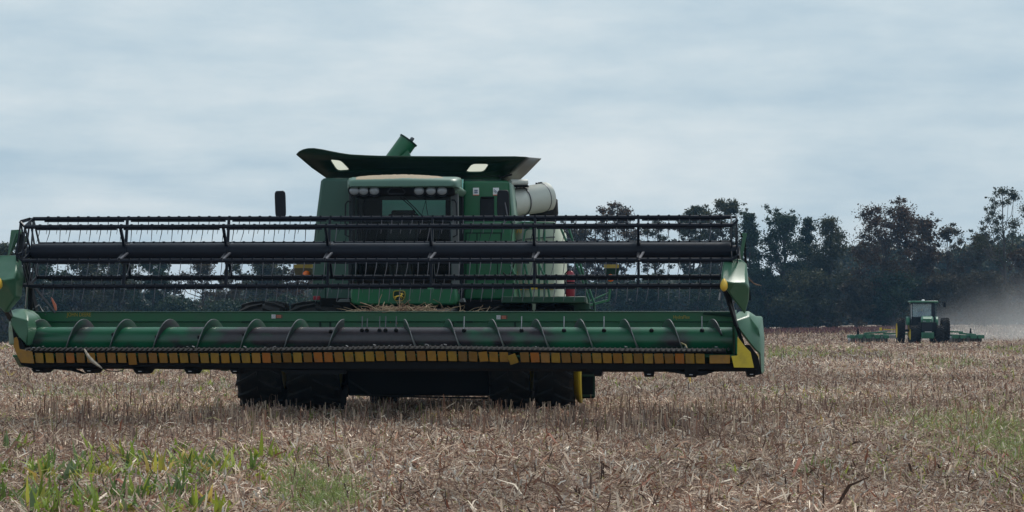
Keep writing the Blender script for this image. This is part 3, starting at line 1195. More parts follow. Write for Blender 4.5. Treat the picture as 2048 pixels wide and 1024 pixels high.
# ---- reel
zR = L(767, 503.5, YR).z
RR = 71 / 135.5
rx0, rx1 = L(66, 503, YR).x, L(1460, 503, YR).x
mb = MB()
rt = 0.129
mb.lathe((0, YR, zR), (1, 0, 0), [(.03, rx0), (rt, rx0)] + [(rt, rx0 + (rx1 - rx0) * i / 14) for i in range(1, 14)] + [(rt, rx1), (.03, rx1)], 36)
part(mb, 'reel_tube', M['reel_black'], header)
ANG = [104.5, 44.5, -15.5, -75.5, -135.5, 164.5]
spider_px = [255, 458, 660, 865, 1070, 1277]
ytop = YR - RR * math.cos(rad(104.5))
SX = [L(p, 437, ytop).x for p in spider_px]
tine_me = None
n_tines = 0
bx0, bx1 = rx0 - .03, rx1 + .02
rest = MB()
for bi, a in enumerate(ANG):
    yb, zb = YR - RR * math.cos(rad(a)), zR + RR * math.sin(rad(a))
    mb = MB()
    mb.tube([(bx0, yb, zb), (bx1, yb, zb)], .031, 10)
    ends = [bx0 + .12] + SX + [bx1 - .1]
    for s0, s1 in zip(ends, ends[1:]):
        mb.mm((s0 + .05, yb - .008, zb - .052), (s1 - .05, yb + .008, zb - .02))
    x = rx0 + .2
    xs = []
    while x < rx1 - .1:
        mb.box((x, yb, zb + .012), (.03, .066, .05))
        xs.append(x)
        x += .1525
    bat = part(mb, 'reel_bat', M['reel_black'], header)
    for x in xs:
        p = Vector((x, yb - .01, zb - .03))
        j = rnd.gauss(0, .006)
        path = [p, p + Vector((-.004 + j * .3, -.012, -.07)), p + Vector((-.014 + j, -.028, -.15)), p + Vector((-.024 + j * 1.5, -.03, -.205))]
        if rnd.random() < .02:
            path = path[:3]
        if bi in (1, 0) and n_tines < 100 and not (bi == 0 and x > 0):
            n_tines += 1
            t_ = MB()
            t_.tube(path, [.0065, .0062, .005, .003][:len(path)], 5)
            t_.build('tine', M['steel_dull'] if n_tines % 9 == 0 else M['reel_black'], bat, hd0)
        else:
            rest.tube(path, [.0065, .0062, .005, .003][:len(path)], 5)
o = part(rest, 'tine_rows', M['steel_dull'], header)
o['kind'] = 'stuff'


def rim_pt(x, a, r=RR):
    return Vector((x, YR - r * math.cos(rad(a)), zR + r * math.sin(rad(a))))


for i, x in enumerate(SX):
    mb = MB()
    for a in ANG:
        mb.bar(rim_pt(x, a, .12), rim_pt(x, a, RR + .01), .055, .036, up=(1, 0, 0))
    mb.lathe((x, YR, zR), (1, 0, 0), [(rt + .001, -.03), (rt + .02, -.03), (rt + .02, .03), (rt + .001, .03)], 24)
    sp = part(mb, 'reel_spider', M['reel_black'], header)
    m2 = MB()
    p = rim_pt(x, -15.5, RR - .005)
    q = rim_pt(x, -15.5, rt + .06)
    m2.bar(q + Vector((.075, -.03, .03)), p + Vector((.012, -.035, .0)), .035, .02)
    m2.build('cam_link', M['steel_dull'], sp, hd0)
for sgn, x in ((-1, bx0), (1, bx1)):
    mb = MB()
    for off_, dx, dr in ((0, 0, 0), (9, sgn * .075, .03)):
        for k in range(6):
            a0, a1 = ANG[k] + off_, ANG[(k + 1) % 6] + off_
            mb.bar(rim_pt(x + dx, a0, RR + dr), rim_pt(x + dx, a1, RR + dr), .05, .014, up=(1, 0, 0))
            mb.bar(rim_pt(x + dx, a0, .08), rim_pt(x + dx, a0, RR + dr), .05, .014, up=(1, 0, 0))
    for a in ANG:
        mb.bar(rim_pt(x, a), rim_pt(x + sgn * .085, a + 9, RR + .03), .03, .03)
    mb.lathe((x, YR, zR), (1, 0, 0), [(.02, -.05), (.09, -.05), (.09, .09), (.02, .09)], 20)
    part(mb, 'reel_end', M['reel_black'], header)

# reel arms, lift cylinders and brackets at both ends
mb = MB()
mb.bar(L(46, 505, YR), L(60, 575, -3.0), .06, .11)
mb.bar(L(60, 575, -3.0), L(72, 628, YB + .1), .06, .12)
part(mb, 'reel_arm', M['black'], header, bevel=.006)
plate([(22, 460), (40, 459), (41.5, 464), (34, 480), (20, 510), (15, 512)], -3.2, .06, 'arm_bracket', M['green_shell'])
mb = MB()
mb.bar(L(32, 466, -3.23), L(18, 510, -3.23), .03, .02)
part(mb, 'bracket_edge', M['green_roof'], header)
plate([(36, 462), (42, 464), (50, 490), (50, 515), (40, 516), (29, 508), (34, 482)], -3.13, .1, 'bracket_plate', M['black'])
mb = MB()
mb.tube([L(52, 478, -3.3), L(46, 478, -3.3)], .05, 10)
mb.tube([L(50, 515, -3.2), L(48, 560, -3.1), L(53, 588, -3.1)], .02, 6)
part(mb, 'hydraulic_motor', M['green_deep'], header)
mb = MB()
mb.tube([L(55, 572, -3.25), L(52, 616, -3.1)], .016, 8)
part(mb, 'lift_rod', M['steel'], header)
mb = MB()
mb.tube([L(61, 575, -3.2), L(60, 626, -3.05)], .035, 10)
part(mb, 'lift_cylinder', M['matt_black'], header)
mb = MB()
mb.bar(L(70, 575, -3.1), L(110, 625, YB - .03), .035, .03)
part(mb, 'diagonal_brace', M['steel_dull'], header)
plate([(101.5, 596), (103, 594), (112, 609), (113.5, 621), (110, 621)], -2.8, .012, 'side_reflector', M['reflector'], bevel=.002)
mb = MB()
pts = []
for i in range(9):
    a = math.pi * (0.05 + .9 * i / 8)
    pts.append(L(91 - 4.5 * math.cos(a), 622 - 8 * math.sin(a), -2.85))
mb.tube(pts, .012, 6)
mb.tube([L(63, 620, -2.9), L(78, 610, -2.8), L(84, 622, -2.8), L(92, 630, -2.85)], .014, 6)
part(mb, 'hose_loop', M['grey'], header)
mb = MB()
mb.bar(L(1474, 500, YR), L(1484, 560, -3.2), .06, .12)
mb.bar(L(1484, 560, -3.2), L(1488, 640, YB + .1), .06, .13)
part(mb, 'reel_arm', M['black'], header, bevel=.006)
mb = MB()
mb.bar(L(1490, 469, -3.2), L(1481, 520, -3.2), .035, .05)
mb.bar(L(1484, 468.5, -3.2), L(1494, 470, -3.2), .035, .05)
part(mb, 'arm_bracket', M['green_shell'], header)
mb = MB()
mb.mm(L(1481, 466, -3.1), L(1488, 475, -3.0))
mb.tube([L(1489, 480, -3.1), L(1492, 540, -3.1), L(1500, 600, -3.0)], .02, 6)
part(mb, 'hydraulic_motor', M['matt_black'], header)
mb = MB()
mb.tube([L(1478, 590, -3.5), L(1459, 618, -3.4)], .018, 6)
part(mb, 'lift_rod', M['steel_dull'], header)
plate([(1408, 624.5), (1460, 626), (1474, 632), (1464, 634), (1405, 629)], YB - .03, .02, 'top_bracket', M['green_deep'])

# lettering and stickers on the back sheet
lettering('JOHN DEERE', L(158, 629.5, YB - .006), 50 / 132, M['gold'], header, 1.3)
lettering('HydraFlex', L(1363, 634.5, YB - .006), 33 / 134, M['gold'], header, 1.2)
for px, py in ((547, 633), (997, 634.5)):
    o = plate([(px - 4, py - 4), (px + 4, py - 4), (px + 4, py + 4), (px - 4, py + 4)], YB - .006, .005, 'warning_sticker', M['white'], bevel=0)
    q = plate([(px + 4.5, py - 3.6), (px + 18, py - 3.6), (px + 18, py + 3.6), (px + 4.5, py + 3.6)], YB - .005, .004, 'sticker_text_panel', M['brown_mark'], bevel=0)
    m2 = MB()
    y_ = YB - .0085
    p = L(px, py, y_)
    for a, b, w_ in (((-.02, -.018), (.012, .014), .010), ((-.014, .016), (.018, .020), .006), ((.004, -.02), (.02, -.006), .007)):
        m2.bar((p.x + a[0], y_, p.z + a[1]), (p.x + b[0], y_, p.z + b[1]), w_, .002)
    m2.build('sticker_symbol', M['blue_mark'], o, hd0)
    m3 = MB()
    for k in range(3):
        pp = L(px + 6, py - 2.2 + 2.2 * k, YB - .007)
        m3.mm((pp.x, YB - .0065, pp.z - .004), (pp.x + .07, YB - .005, pp.z + .004))
    m3.build('sticker_lines', M['orange'] if False else M['reflector'], q, hd0)

# a torn leaf blade and a loose cable caught on the cutter bar
mb = MB()
c = [(168, 698), (176, 712), (184, 722), (196, 731), (204, 737)]
wd = [1.2, 2.6, 3.2, 2.2, .8]
lp = [L(x, y, YK - .1 - .02 * i) for i, (x, y) in enumerate(c)]
mb.loft([[p + Vector((w_ / 135, .012, w_ / 200)), p, p - Vector((w_ / 135, -.012, w_ / 200))] for p, w_ in zip(lp, wd)])
tag(mb.build('dry_leaf', paint('dry_leaf', (0.42, 0.36, 0.29), 0.8, var=.25, scale=20), None, solid=.003), 'pale dry leaf blade hooked over the yellow knife shields at the left', 'leaf').matrix_world = MF.M
mb = MB()
mb.tube([L(204, 737, YK), L(218, 742, YK), L(236, 743, YK), L(246, 740, YK), L(250, 736, YK + .1)], .008, 6)
part(mb, 'loose_cable', M['rubber'], header)
mb = MB()
mb.tube([L(1493, 551, -3.6), L(1500, 560, -3.6), L(1508, 567, -3.6), L(1514, 571, -3.6)], [.012, .011, .009, .005], 6)
mb.tube([L(1508, 567, -3.6), L(1516, 570, -3.6), L(1523, 571, -3.62)], [.008, .009, .003], 5)
tag(mb.build('broken_stalk', paint('brown_stalk', (0.20, 0.12, 0.08), 0.8, var=.3, scale=20), None), 'broken brown stalk sticking out beside the folded green divider at the right', 'stalk').matrix_world = MF.M
mb = MB()
mb.tube([L(1362, 686, -3.6), L(1371, 690, -3.7), L(1376, 700, -3.9), L(1378, 706, -4.0)], [.012, .011, .009, .005], 6)
tag(mb.build('bent_stalk', paint('bent_stalk', (0.26, 0.22, 0.10), 0.8, var=.3, scale=20), None), 'bent straw stalk lying over the right part of the cutter bar', 'stalk').matrix_world = MF.M
# ------------------------------------------------------------------ the combine
cb0 = Vector((0.3, 1.0, 0))
combine = thing('combine_harvester', 'big green combine harvester facing the camera with flared black grain tank top', 'combine harvester', MF, cb0)


def cplate(pts, y0, y1, name, mat, bevel=.01, root=None):
    mb = MB()
    pp = [L(x, y, y0) for x, y in pts]
    mb.prism([(p.x, p.z) for p in pp], y0, y1)
    return part(mb, name, mat, root or combine, bevel=bevel)


def px_box(x0, y0, x1, y1, yl, yl2):
    a, b = L(x0, y0, yl), L(x1, y1, yl)
    return (a.x, yl, b.z), (b.x, yl2, a.z)


# body behind
mb = MB()
a, b = L(650, 362, 2.0), L(1010, 700, 2.0)
mb.mm((a.x, 2.2, 1.0), (b.x, 7.2, a.z - .02))
mb.mm((a.x + .3, 7.2, 1.3), (b.x - .3, 8.2, a.z - .9))
part(mb, 'main_body', M['green_deep'], combine, bevel=.05)
# engine and chassis underneath
mb = MB()
p, q = px_box(696, 722, 978, 792, .9, 1.6)
mb.mm(p, q)
p, q = px_box(690, 722, 984, 770, 1.6, 3.0)
mb.mm(p, q)
part(mb, 'front_axle', M['matt_black'], combine, bevel=.03)
mb = MB()
mb.tube([L(700, 789, .8), L(800, 793, .8), L(900, 795, .8), L(976, 796, .8)], .018, 6)
mb.tube([L(696, 760, .85), L(740, 789, .8)], .02, 6)
part(mb, 'hydraulic_hose', M['rubber'], combine)
mb = MB()
mb.mm((-1.0, 4.6, .55), (1.9, 4.95, .85))
part(mb, 'rear_axle', M['matt_black'], combine, bevel=.03)

# front panels of the grain tank, left and right of the cab
cplate([(641, 362), (646, 355.5), (712, 356), (712, 610), (622, 610), (627, 480), (633, 425)], 1.2, 2.2, 'tank_panel', M['green_tank'], bevel=.05)
cplate([(926, 362), (1015, 361), (1021, 368), (1029, 600), (926, 600)], 1.2, 2.2, 'tank_panel', M['green'], bevel=.04)
mb = MB()
p = [L(1018, 364, 1.19), L(1024, 368, 1.3), L(1030, 430, 1.3), L(1030, 446, 1.3), L(1024, 448, 1.19), L(1022, 430, 1.19)]
mb.prism([(q.x, q.z) for q in p], 1.18, 2.3)
part(mb, 'lit_panel_edge', M['pale_green'], combine, bevel=.02)  # lit side of the panel painted as a paler strip
mb = MB()
yy = 1.193
for x0, y0, x1, y1 in ((932, 465, 1003, 467), (931, 465, 933, 580), (1001, 465, 1003, 487), (953, 467, 955, 580), (994, 500, 996, 580)):
    p, q = px_box(x0, y0, x1, y1, yy, 1.21)
    mb.mm(p, q)
for x0, y0, x1, y1 in ((650, 480, 651.5, 600), (640, 436, 700, 437.5)):
    p, q = px_box(x0, y0, x1, y1, yy, 1.21)
    mb.mm(p, q)
part(mb, 'panel_seam', M['green_deep'], combine)
p, q = px_box(960, 395, 988, 436, 1.17, 1.21)
part(MB().mm(p, q), 'vent_cover', M['black'], combine, bevel=.012)
p, q = px_box(961, 393, 988, 397, 1.15, 1.20)
part(MB().mm(p, q), 'vent_hinge', M['matt_black'], combine, bevel=.006)
for i, (px, py) in enumerate(((952, 382.5), (992, 382.5))):
    p, q = px_box(px - 6, py - 7, px + 6, py + 6.5, 1.188, 1.21)
    st = part(MB().mm(p, q), 'warning_sticker', M['white'], combine)
    m2 = MB()
    if i == 0:
        for x0, y0, x1, y1 in ((-3.5, -3, 3.5, -1), (-3.5, 0, 3, 1), (-3.5, 2, 3.5, 4)):
            p, q = px_box(px + x0, py + y0, px + x1, py + y1, 1.184, 1.19)
            m2.mm(p, q)
    else:
        m2.bar(L(px - 4, py - 4, 1.185), L(px + 4, py + 3, 1.185), .03, .004)
        m2.bar(L(px - 4, py - 1, 1.184), L(px + 1, py + 4, 1.184), .02, .004)
    p, q = px_box(px - 6, py + 6.6, px + 6, py + 8, 1.187, 1.21)
    part(m2, 'sticker_symbol', M['blue_mark'], st)
    part(MB().mm(p, q), 'sticker_rim', M['reflector'], st)

# grain tank extension: front sheet with two window openings, sides, rear
def ext_y(py):
    return 1.9 - (357 - py) / 46 * 0.75


def ext_pt(px, py):
    return L(px, py, ext_y(py))


outer = [(655, 356.5), (640, 345), (622, 330), (606, 317), (593, 308.5), (598, 303.5), (606, 299.5), (616, 297.3), (628, 297), (645, 299.5), (662, 303), (680, 306.5), (700, 309.5),
         (730, 311.2), (760, 312.3), (820, 313), (900, 313.4), (980, 313.6), (1030, 313.4), (1052, 314.5), (1028, 334), (1000, 357.5), (900, 357.5), (780, 357)]


def rounded(poly, k=.25):
    r = []
    n = len(poly)
    for i in range(n):
        a, b, c = Vector(poly[i - 1]), Vector(poly[i]), Vector(poly[(i + 1) % n])
        p0, p2 = b.lerp(a, k), b.lerp(c, k)
        for t in (0, .33, .67, 1):
            r.append(tuple((p0.lerp(b, t)).lerp(b.lerp(p2, t), t)))
    return r


winL = rounded([(660, 318), (682, 320.5), (700.5, 340), (675, 341.5)])
winR = rounded([(944, 327), (978.5, 327), (967, 344), (931, 344)])
polys = [outer, winL, winR]
tri = tessellate_polygon([[Vector((x, y, 0)) for x, y in p] for p in polys])
flat = [p for pl in polys for p in pl]
mb = MB()
mb.add([ext_pt(x, y) for x, y in flat], [tuple(t) for t in tri])
part(mb, 'extension_front', M['green_deep'], combine, solid=.02, smooth=20)
for wpl in (winL, winR):
    mb = MB()
    c = sum((Vector(p) for p in wpl), Vector((0, 0))) / len(wpl)
    mb.add([ext_pt(*(c + (Vector(p) - c) * 1.03)) + Vector((0, .014, .012)) for p in wpl], [tuple(range(len(wpl)))])
    part(mb, 'extension_window', M['window_tank'], combine)
    mb = MB()
    rows = []
    for p in wpl + wpl[:1]:
        v = Vector(p) - c
        rows.append([ext_pt(*(c + v * 1.0)) + Vector((0, -.014, -.006)), ext_pt(*(c + v * 1.08)) + Vector((0, -.014, -.006))])
    mb.loft(rows)
    part(mb, 'window_rim', M['green_tank'], combine, solid=.006)
bl, br = ext_pt(655, 356.5), ext_pt(1000, 357.5)
tl, tr = ext_pt(593, 308.5), ext_pt(1052, 314.5)
rb = 4.6
brr, trr = Vector((br.x + .02, rb, br.z)), L(1082, 317, 5.3)
trr = Vector((trr.x, 5.3, trr.z))
blr, tlr = Vector((bl.x, rb, bl.z)), Vector((tl.x - .02, 5.3, trr.z + .02))
M['ext_side'] = paint('extension_side_lit', (0.034, 0.046, 0.043), 0.5, var=.2, scale=3)  # light on the right side painted as a greyer, lighter sheet
for nm, q, mt in (('extension_side', (br, tr, trr, brr), 'ext_side'), ('extension_side', (bl, tl, tlr, blr), 'green_deep'), ('extension_rear', (blr, tlr, trr, brr), 'green_deep')):
    mb = MB()
    a, b, c, d = q
    rows = []
    for i in range(5):
        t = i / 4
        rows.append([a.lerp(d, t), a.lerp(b, .5).lerp(d.lerp(c, .5), t) + Vector((0, 0, -.02)), b.lerp(c, t)])
    mb.loft(rows)
    part(mb, nm, M[mt], combine, solid=.02)
mb = MB()
mb.bar(L(1000, 356, 1.5), L(1024, 349, 1.5), .03, .03)
mb.bar(L(999, 357, 1.5), L(999, 350, 1.5), .02, .02)
mb.tube([L(880, 356, 1.4), L(940, 353.5, 1.4), L(1000, 352, 1.45)], .008, 5)
part(mb, 'extension_stay', M['matt_black'], combine)

# loading auger out of the tank
a0, a1 = L(785, 325, 3.2), L(818, 279.5, 3.24)
mb = MB()
mb.tube([a0, a1], .165, 24)
la = part(mb, 'loading_auger', M['green'], combine, smooth=50)
ax = (a1 - a0).normalized()
mb = MB()
mb.lathe(a1 - ax * .03, ax, [(.166, 0), (.178, 0), (.178, .03), (.166, .03)], 24)
part(mb, 'auger_rim', M['green_deep'], la)
mb = MB()
mb.tube([a1 + Vector((.02, -.03, -.05)), a1 + Vector((.07, -.03, .03))], .035, 8)
mb.tube([a1 + Vector((.06, -.05, .0)), a1 + Vector((.085, -.05, .03))], .026, 6)
part(mb, 'auger_bolt', M['steel_dull'], la)
mb = MB()
mb.prism([(L(x, y, 3.0).x, L(x, y, 3.0).z) for x, y in ((800, 314), (815, 300), (822, 314))], 3.0, 3.2)
part(mb, 'auger_bracket', M['green'], la)

# unloading auger folded along the side
A, B = L(1016, 406.5, 2.15), L(1090, 395, 2.75)
d = (B - A)
mb = MB()
ru = .247
mb.lathe(A, d, [(.02, 0), (ru * .93, 0), (ru * .97, d.length * .3), (ru * .97, d.length * .36), (ru, d.length * .37), (ru * 1.03, d.length * .9), (ru * 1.06, d.length * .91), (ru * 1.08, d.length + .02), (ru * 1.0, d.length + .03), (.02, d.length + .02)], 36)
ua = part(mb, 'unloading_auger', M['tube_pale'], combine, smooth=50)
dn = d.normalized()
mb = MB()
pts = [B + Vector((-.08, .08, -.03)), B + Vector((-.01, .12, -.10)), B + Vector((-.02, .12, -.24)), B + Vector((-.04, .12, -.36)), B + Vector((-.05, .12, -.44))]
mb.tube(pts, [.19, .235, .25, .245, .225], 24)
part(mb, 'discharge_boot', M['rubber'], ua, smooth=60)
mb = MB()
for t in (.36, .905):
    mb.lathe(A, d, [(ru * 1.0, d.length * t - .006), (ru * 1.065, d.length * t - .006), (ru * 1.065, d.length * t + .006), (ru * 1.0, d.length * t + .006)], 36)
part(mb, 'clamp_ring', M['steel_dull'], ua)
mb = MB()
for t, s_ in ((.88, .05), (.93, .04), (.8, .035)):
    mb.box(A + d * t + Vector((-.02, 0, ru * 1.06)), (s_, .05, .03))
part(mb, 'clamp_bolt', M['matt_black'], ua)
mb = MB()
mb.tube([L(1020, 365, 2.0), L(1054, 365, 2.2)], .055, 12)
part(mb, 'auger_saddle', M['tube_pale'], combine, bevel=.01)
mb = MB()
mb.mm(*px_box(1028, 370, 1056, 373, 2.0, 2.3))
part(mb, 'saddle_base', M['matt_black'], combine)
mb = MB()
mb.tube([Vector((A.x - .26, 2.45, 1.9)), Vector((A.x - .26, 2.45, A.z))], .22, 20)
part(mb, 'auger_elbow', M['green'], combine)

# side shield: dust and sun glare put into its pale colour, with the yellow band
mb = MB()
sx0, sx1 = L(1024, 500, 2.6).x, L(1115, 500, 2.6).x
zt_, zb_ = L(1070, 446, 2.6).z, L(1070, 592, 2.6).z
rows = []
for z, o_ in ((zb_, 0), (zb_ + .3, .01), (zt_ - .35, .01), (zt_ - .05, 0), (zt_, -.04)):
    rows.append([(sx0, 2.75 - o_, z), (sx0 + .12, 2.62 - o_, z), (sx0 + .4, 2.58 - o_, z), (sx1 - .06, 2.60 - o_, z), (sx1 + o_, 2.68, z), (sx1 + .02 + o_, 4.6, z), (sx1 - .02 + o_, 7.0, z), (sx0, 7.0, z)])
mb.loft(rows, ring=True, caps=True)
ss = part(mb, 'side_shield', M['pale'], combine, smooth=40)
mb = MB()
mb.mm((sx1 - .9 + .16, 2.572, L(1070, 579, 2.58).z), (sx1 - .07, 2.60, L(1070, 567, 2.58).z))
mb.prism([(L(x, y, 2.57).x, L(x, y, 2.57).z) for x, y in ((1028, 580), (1062, 566), (1062, 579))], 2.57, 2.60)
part(mb, 'yellow_band', M['yellow_tip'], ss)
mb = MB()
mb.tube([L(1024, 484, 2.55), L(1045, 479, 2.55), L(1070, 476, 2.55), L(1110, 474, 2.55)], .012, 5)
part(mb, 'shield_seam', M['grey'], ss)
lettering('9770', L(1032, 462, 2.56), .20, M['yellow_tip'], ss, 1.1, 'model_number')
lettering('STS', L(1027, 549, 2.56), .15, M['yellow_tip'], ss, 1.2, 'model_number')
mb = MB()
mb.prism([(L(x, y, 2.2).x, L(x, y, 2.2).z) for x, y in ((1034, 604), (1090, 604), (1082, 632), (1040, 632))], 2.2, 3.4)
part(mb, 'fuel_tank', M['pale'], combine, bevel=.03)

# ---- cab
cab = part(MB().mm((L(698, 600, -.1).x, -.05, L(800, 575, 0).z - .05), (L(917, 600, 0).x, 1.5, L(800, 575, 0).z)), 'cab_floor', M['matt_black'], combine, bevel=.01)
zf, zc = L(800, 576, 0).z, L(800, 388, 0).z
x0, x1 = L(700, 480, .0).x, L(905, 480, .0).x
# pillars
mb = MB()
mb.bar((x0 + .02, .03, zf), (x0 + .03, .05, zc), .07, .10)
mb.bar((x0 - .03, 1.45, zf), (x0 + .0, 1.45, zc), .10, .10)
part(mb, 'cab_pillar', M['black'], combine, bevel=.012)
mb = MB()
mb.bar((L(911, 480, .1).x, .1, zf - .1), (L(909, 480, .1).x, .1, zc), .09, .13)
part(mb, 'cab_pillar', M['grey'], combine, bevel=.012)
mb = MB()
mb.bar((L(921, 480, 1.0).x, 1.0, zf - .15), (L(920, 480, 1.0).x, 1.0, zc), .10, .12)
part(mb, 'cab_pillar', M['black'], combine, bevel=.012)
# back wall with the rear window opening
yb = 1.5
w0, w1 = L(764, 392, yb), L(891, 431, yb)
mb = MB()
mb.mm((x0 - .06, yb, zf), (w0.x, yb + .05, zc))
mb.mm((w1.x, yb, zf), (x1 + .12, yb + .05, zc))
mb.mm((w0.x, yb, zf), (w1.x, yb + .05, w1.z))
mb.mm((w0.x, yb, w0.z + .03), (w1.x, yb + .05, zc))
part(mb, 'cab_back', M['matt_black'], combine)
mb = MB()
mb.mm((w0.x, yb + .02, w1.z), (w1.x, yb + .03, w0.z + .03))
part(mb, 'rear_window', M['glass_clear'], combine)
M['tank_front'] = paint('tank_front_lit_teal', (0.48, 0.93, 0.82), .5, var=.08, scale=3)  # light in the gap behind the cab put into a bright teal
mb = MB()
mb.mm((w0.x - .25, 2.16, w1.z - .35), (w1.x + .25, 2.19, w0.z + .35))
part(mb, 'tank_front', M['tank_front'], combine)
# windscreen, curved
mb = MB()
rows = []
for z, lean in ((zf + .02, .0), (zf + .6, -.03), (zc - .02, .02)):
    rows.append([(x0 + (x1 - x0) * i / 10, -.02 + lean - .17 * math.sin(math.pi * i / 10), z) for i in range(11)])
mb.loft(rows)
part(mb, 'windscreen', M['glass'], combine, smooth=80)
mb = MB()
mb.add([(x1 + .06, .15, zf), (x1 + .08, 1.45, zf), (x1 + .08, 1.45, zc), (x1 + .06, .15, zc)], [(0, 1, 2, 3)])
part(mb, 'side_window', M['glass'], combine)
mb = MB()
mb.add([(x0 - .0, .1, zf), (x0 - .03, 1.42, zf), (x0 - .0, 1.42, zc), (x0 + .02, .1, zc)], [(0, 1, 2, 3)])
part(mb, 'side_window', M['glass'], combine)
mb = MB()
for pth in (((800, 394), (822, 413), (838, 433)), ((808, 395), (830, 416), (846, 434))):
    mb.tube([L(x, y, -.22) for x, y in pth], .008, 5)
mb.tube([L(851, 394, -.2), L(853, 415, -.2), L(856, 431, -.2)], .006, 5)
mb.tube([L(852, 400, -.2), L(846, 420, -.2), L(843, 432, -.2)], .004, 5)
part(mb, 'wiper', M['matt_black'], combine)
# seat, console, steering wheel
mb = MB()
cxs = L(804, 440, .9).x
zs = zf + .5
mb.box((cxs, .75, zs), (.52, .5, .14))
mb.box((cxs, 1.02, zs + .40), (.50, .13, .72), Matrix.Rotation(rad(-8), 3, 'X'))
mb.box((cxs, .8, zs - .28), (.36, .36, .42))
mb.box((cxs - .3, .75, zs + .2), (.08, .4, .07))
mb.box((cxs + .33, .7, zs + .18), (.16, .55, .10))
mb.box((cxs, 1.10, L(800, 430, 1.1).z), (.40, .12, .16))
part(mb, 'driver_seat', M['seat'], combine, bevel=.04)
mb = MB()
mb.tube([(cxs, .18, zf), (cxs, .32, zf + .55)], .05, 8)
mb.lathe((cxs, .33, zf + .60), Vector((0, .45, 1)), [(.17, -.015), (.19, 0), (.17, .015), (.165, 0)], 24, closed=True)
mb.bar((cxs - .17, .33, zf + .60), (cxs + .17, .33, zf + .60), .03, .02)
part(mb, 'steering_wheel', M['matt_black'], combine)
mb = MB()
mb.box((cxs + .62, .35, zf + .95), (.05, .03, .26), Matrix.Rotation(.3, 3, 'Z'))
mb.tube([(cxs + .62, .4, zf + .1), (cxs + .62, .4, zf + .9)], .02, 6)
part(mb, 'monitor', M['matt_black'], combine)

# roof: pale green cap, dark visor with six lamps, central bracket
rows = []
for yl, xa, xb, ytop, ybot in ((-.32, 703, 903, 366, 372), (-.30, 698, 910, 360.5, 374), (-.15, 696, 918, 357, 376), (.2, 695, 922, 354.5, 377), (.9, 695, 924, 354, 377), (1.6, 697, 924, 356, 377)):
    pa, pb = L(xa, 365, yl), L(xb, 365, yl)
    za, zb = L(800, ytop, yl).z, L(800, ybot, yl).z
    r_ = .06
    ring = [Vector((pa.x, yl, zb)), Vector((pa.x, yl, za - r_)), Vector((pa.x + r_ * .4, yl, za - r_ * .3)), Vector((pa.x + r_ * 1.5, yl, za)), Vector(((pa.x + pb.x) / 2, yl, za + .012)),
            Vector((pb.x - r_ * 1.5, yl, za)), Vector((pb.x - r_ * .4, yl, za - r_ * .3)), Vector((pb.x, yl, za - r_)), Vector((pb.x, yl, zb))]
    rows.append(ring)
mb = MB()
mb.loft(rows, ring=True, caps=True)
roof = part(mb, 'cab_roof', M['green_roof'], combine, smooth=60)
mb = MB()
pts = [L(x, y, -.22) for x, y in ((697, 378), (702, 369), (900, 369), (908, 378), (909, 388), (898, 392), (704, 392), (698, 388))]
mb.prism([(p.x, p.z) for p in pts], -.22, 1.2)
part(mb, 'roof_visor', M['matt_black'], combine, bevel=.03)
mb = MB()
mb.prism([(L(x, y, .1).x, L(x, y, .1).z) for x, y in ((903, 372), (922, 374), (922, 380), (914, 388), (907, 388))], -.05, 1.5)
part(mb, 'roof_corner', M['pale_green'], roof, bevel=.02)
for px, dx in ((708.5, .0), (727, 0), (748.5, 0), (838, 0), (862, 0), (884, .0)):
    c = L(px, 381.5, -.235 + dx)
    mb = MB()
    mb.lathe(c, (0, -1, 0), [(.001, .03), (.045, .026), (.075, .012), (.086, -.01), (.086, -.05)], 20)
    mb.v = [Vector((c.x + (p.x - c.x) * 1.0, p.y, c.z + (p.z - c.z) * .86)) for p in mb.v]
    lp_ = part(mb, 'work_lamp', M['lamp'], combine, smooth=60)
    mb = MB()
    mb.lathe(c, (0, -1, 0), [(.086, .0), (.1, .01), (.1, -.06), (.086, -.06)], 20)
    part(mb, 'lamp_ring', M['black'], lp_)
mb = MB()
mb.tube([L(781, 366, -.27), L(784, 374, -.28), L(775, 384, -.28), L(778, 388, -.28), L(806, 388, -.28), L(810, 384, -.28), L(801, 374, -.28), L(802, 366, -.27)], .014, 6)
mb.mm(*px_box(783, 364, 801, 378, -.25, -.2))
part(mb, 'roof_bracket', M['black'], combine)
# chaff blown onto the roof
mb = MB()
n = 40
rows = []
ch = random.Random(3)
for yl in (-.24, -.1, .1, .5, 1.0, 1.4):
    row = []
    for i in range(n + 1):
        t = i / n
        px = 712 + (888 - 712) * t
        h = (math.sin(math.pi * t) ** .6) * (5.2 if yl > -.1 else (3.2 if yl > -.2 else .3)) + ch.uniform(-.75, .75) * math.sin(math.pi * t)
        yb_ = {-.24: 359.0, -.1: 356.3, .1: 355.0, .5: 354.5, 1.0: 354.5, 1.4: 355.5}[yl]
        row.append(L(px, yb_ - h, yl))
    rows.append(row)
mb.loft(rows)
o = mb.build('roof_chaff', M['chaff'], None)
o.matrix_world = MF.M
tag(o, 'tan layer of grain chaff lying on the cab roof of the combine', 'chaff', kind='stuff')

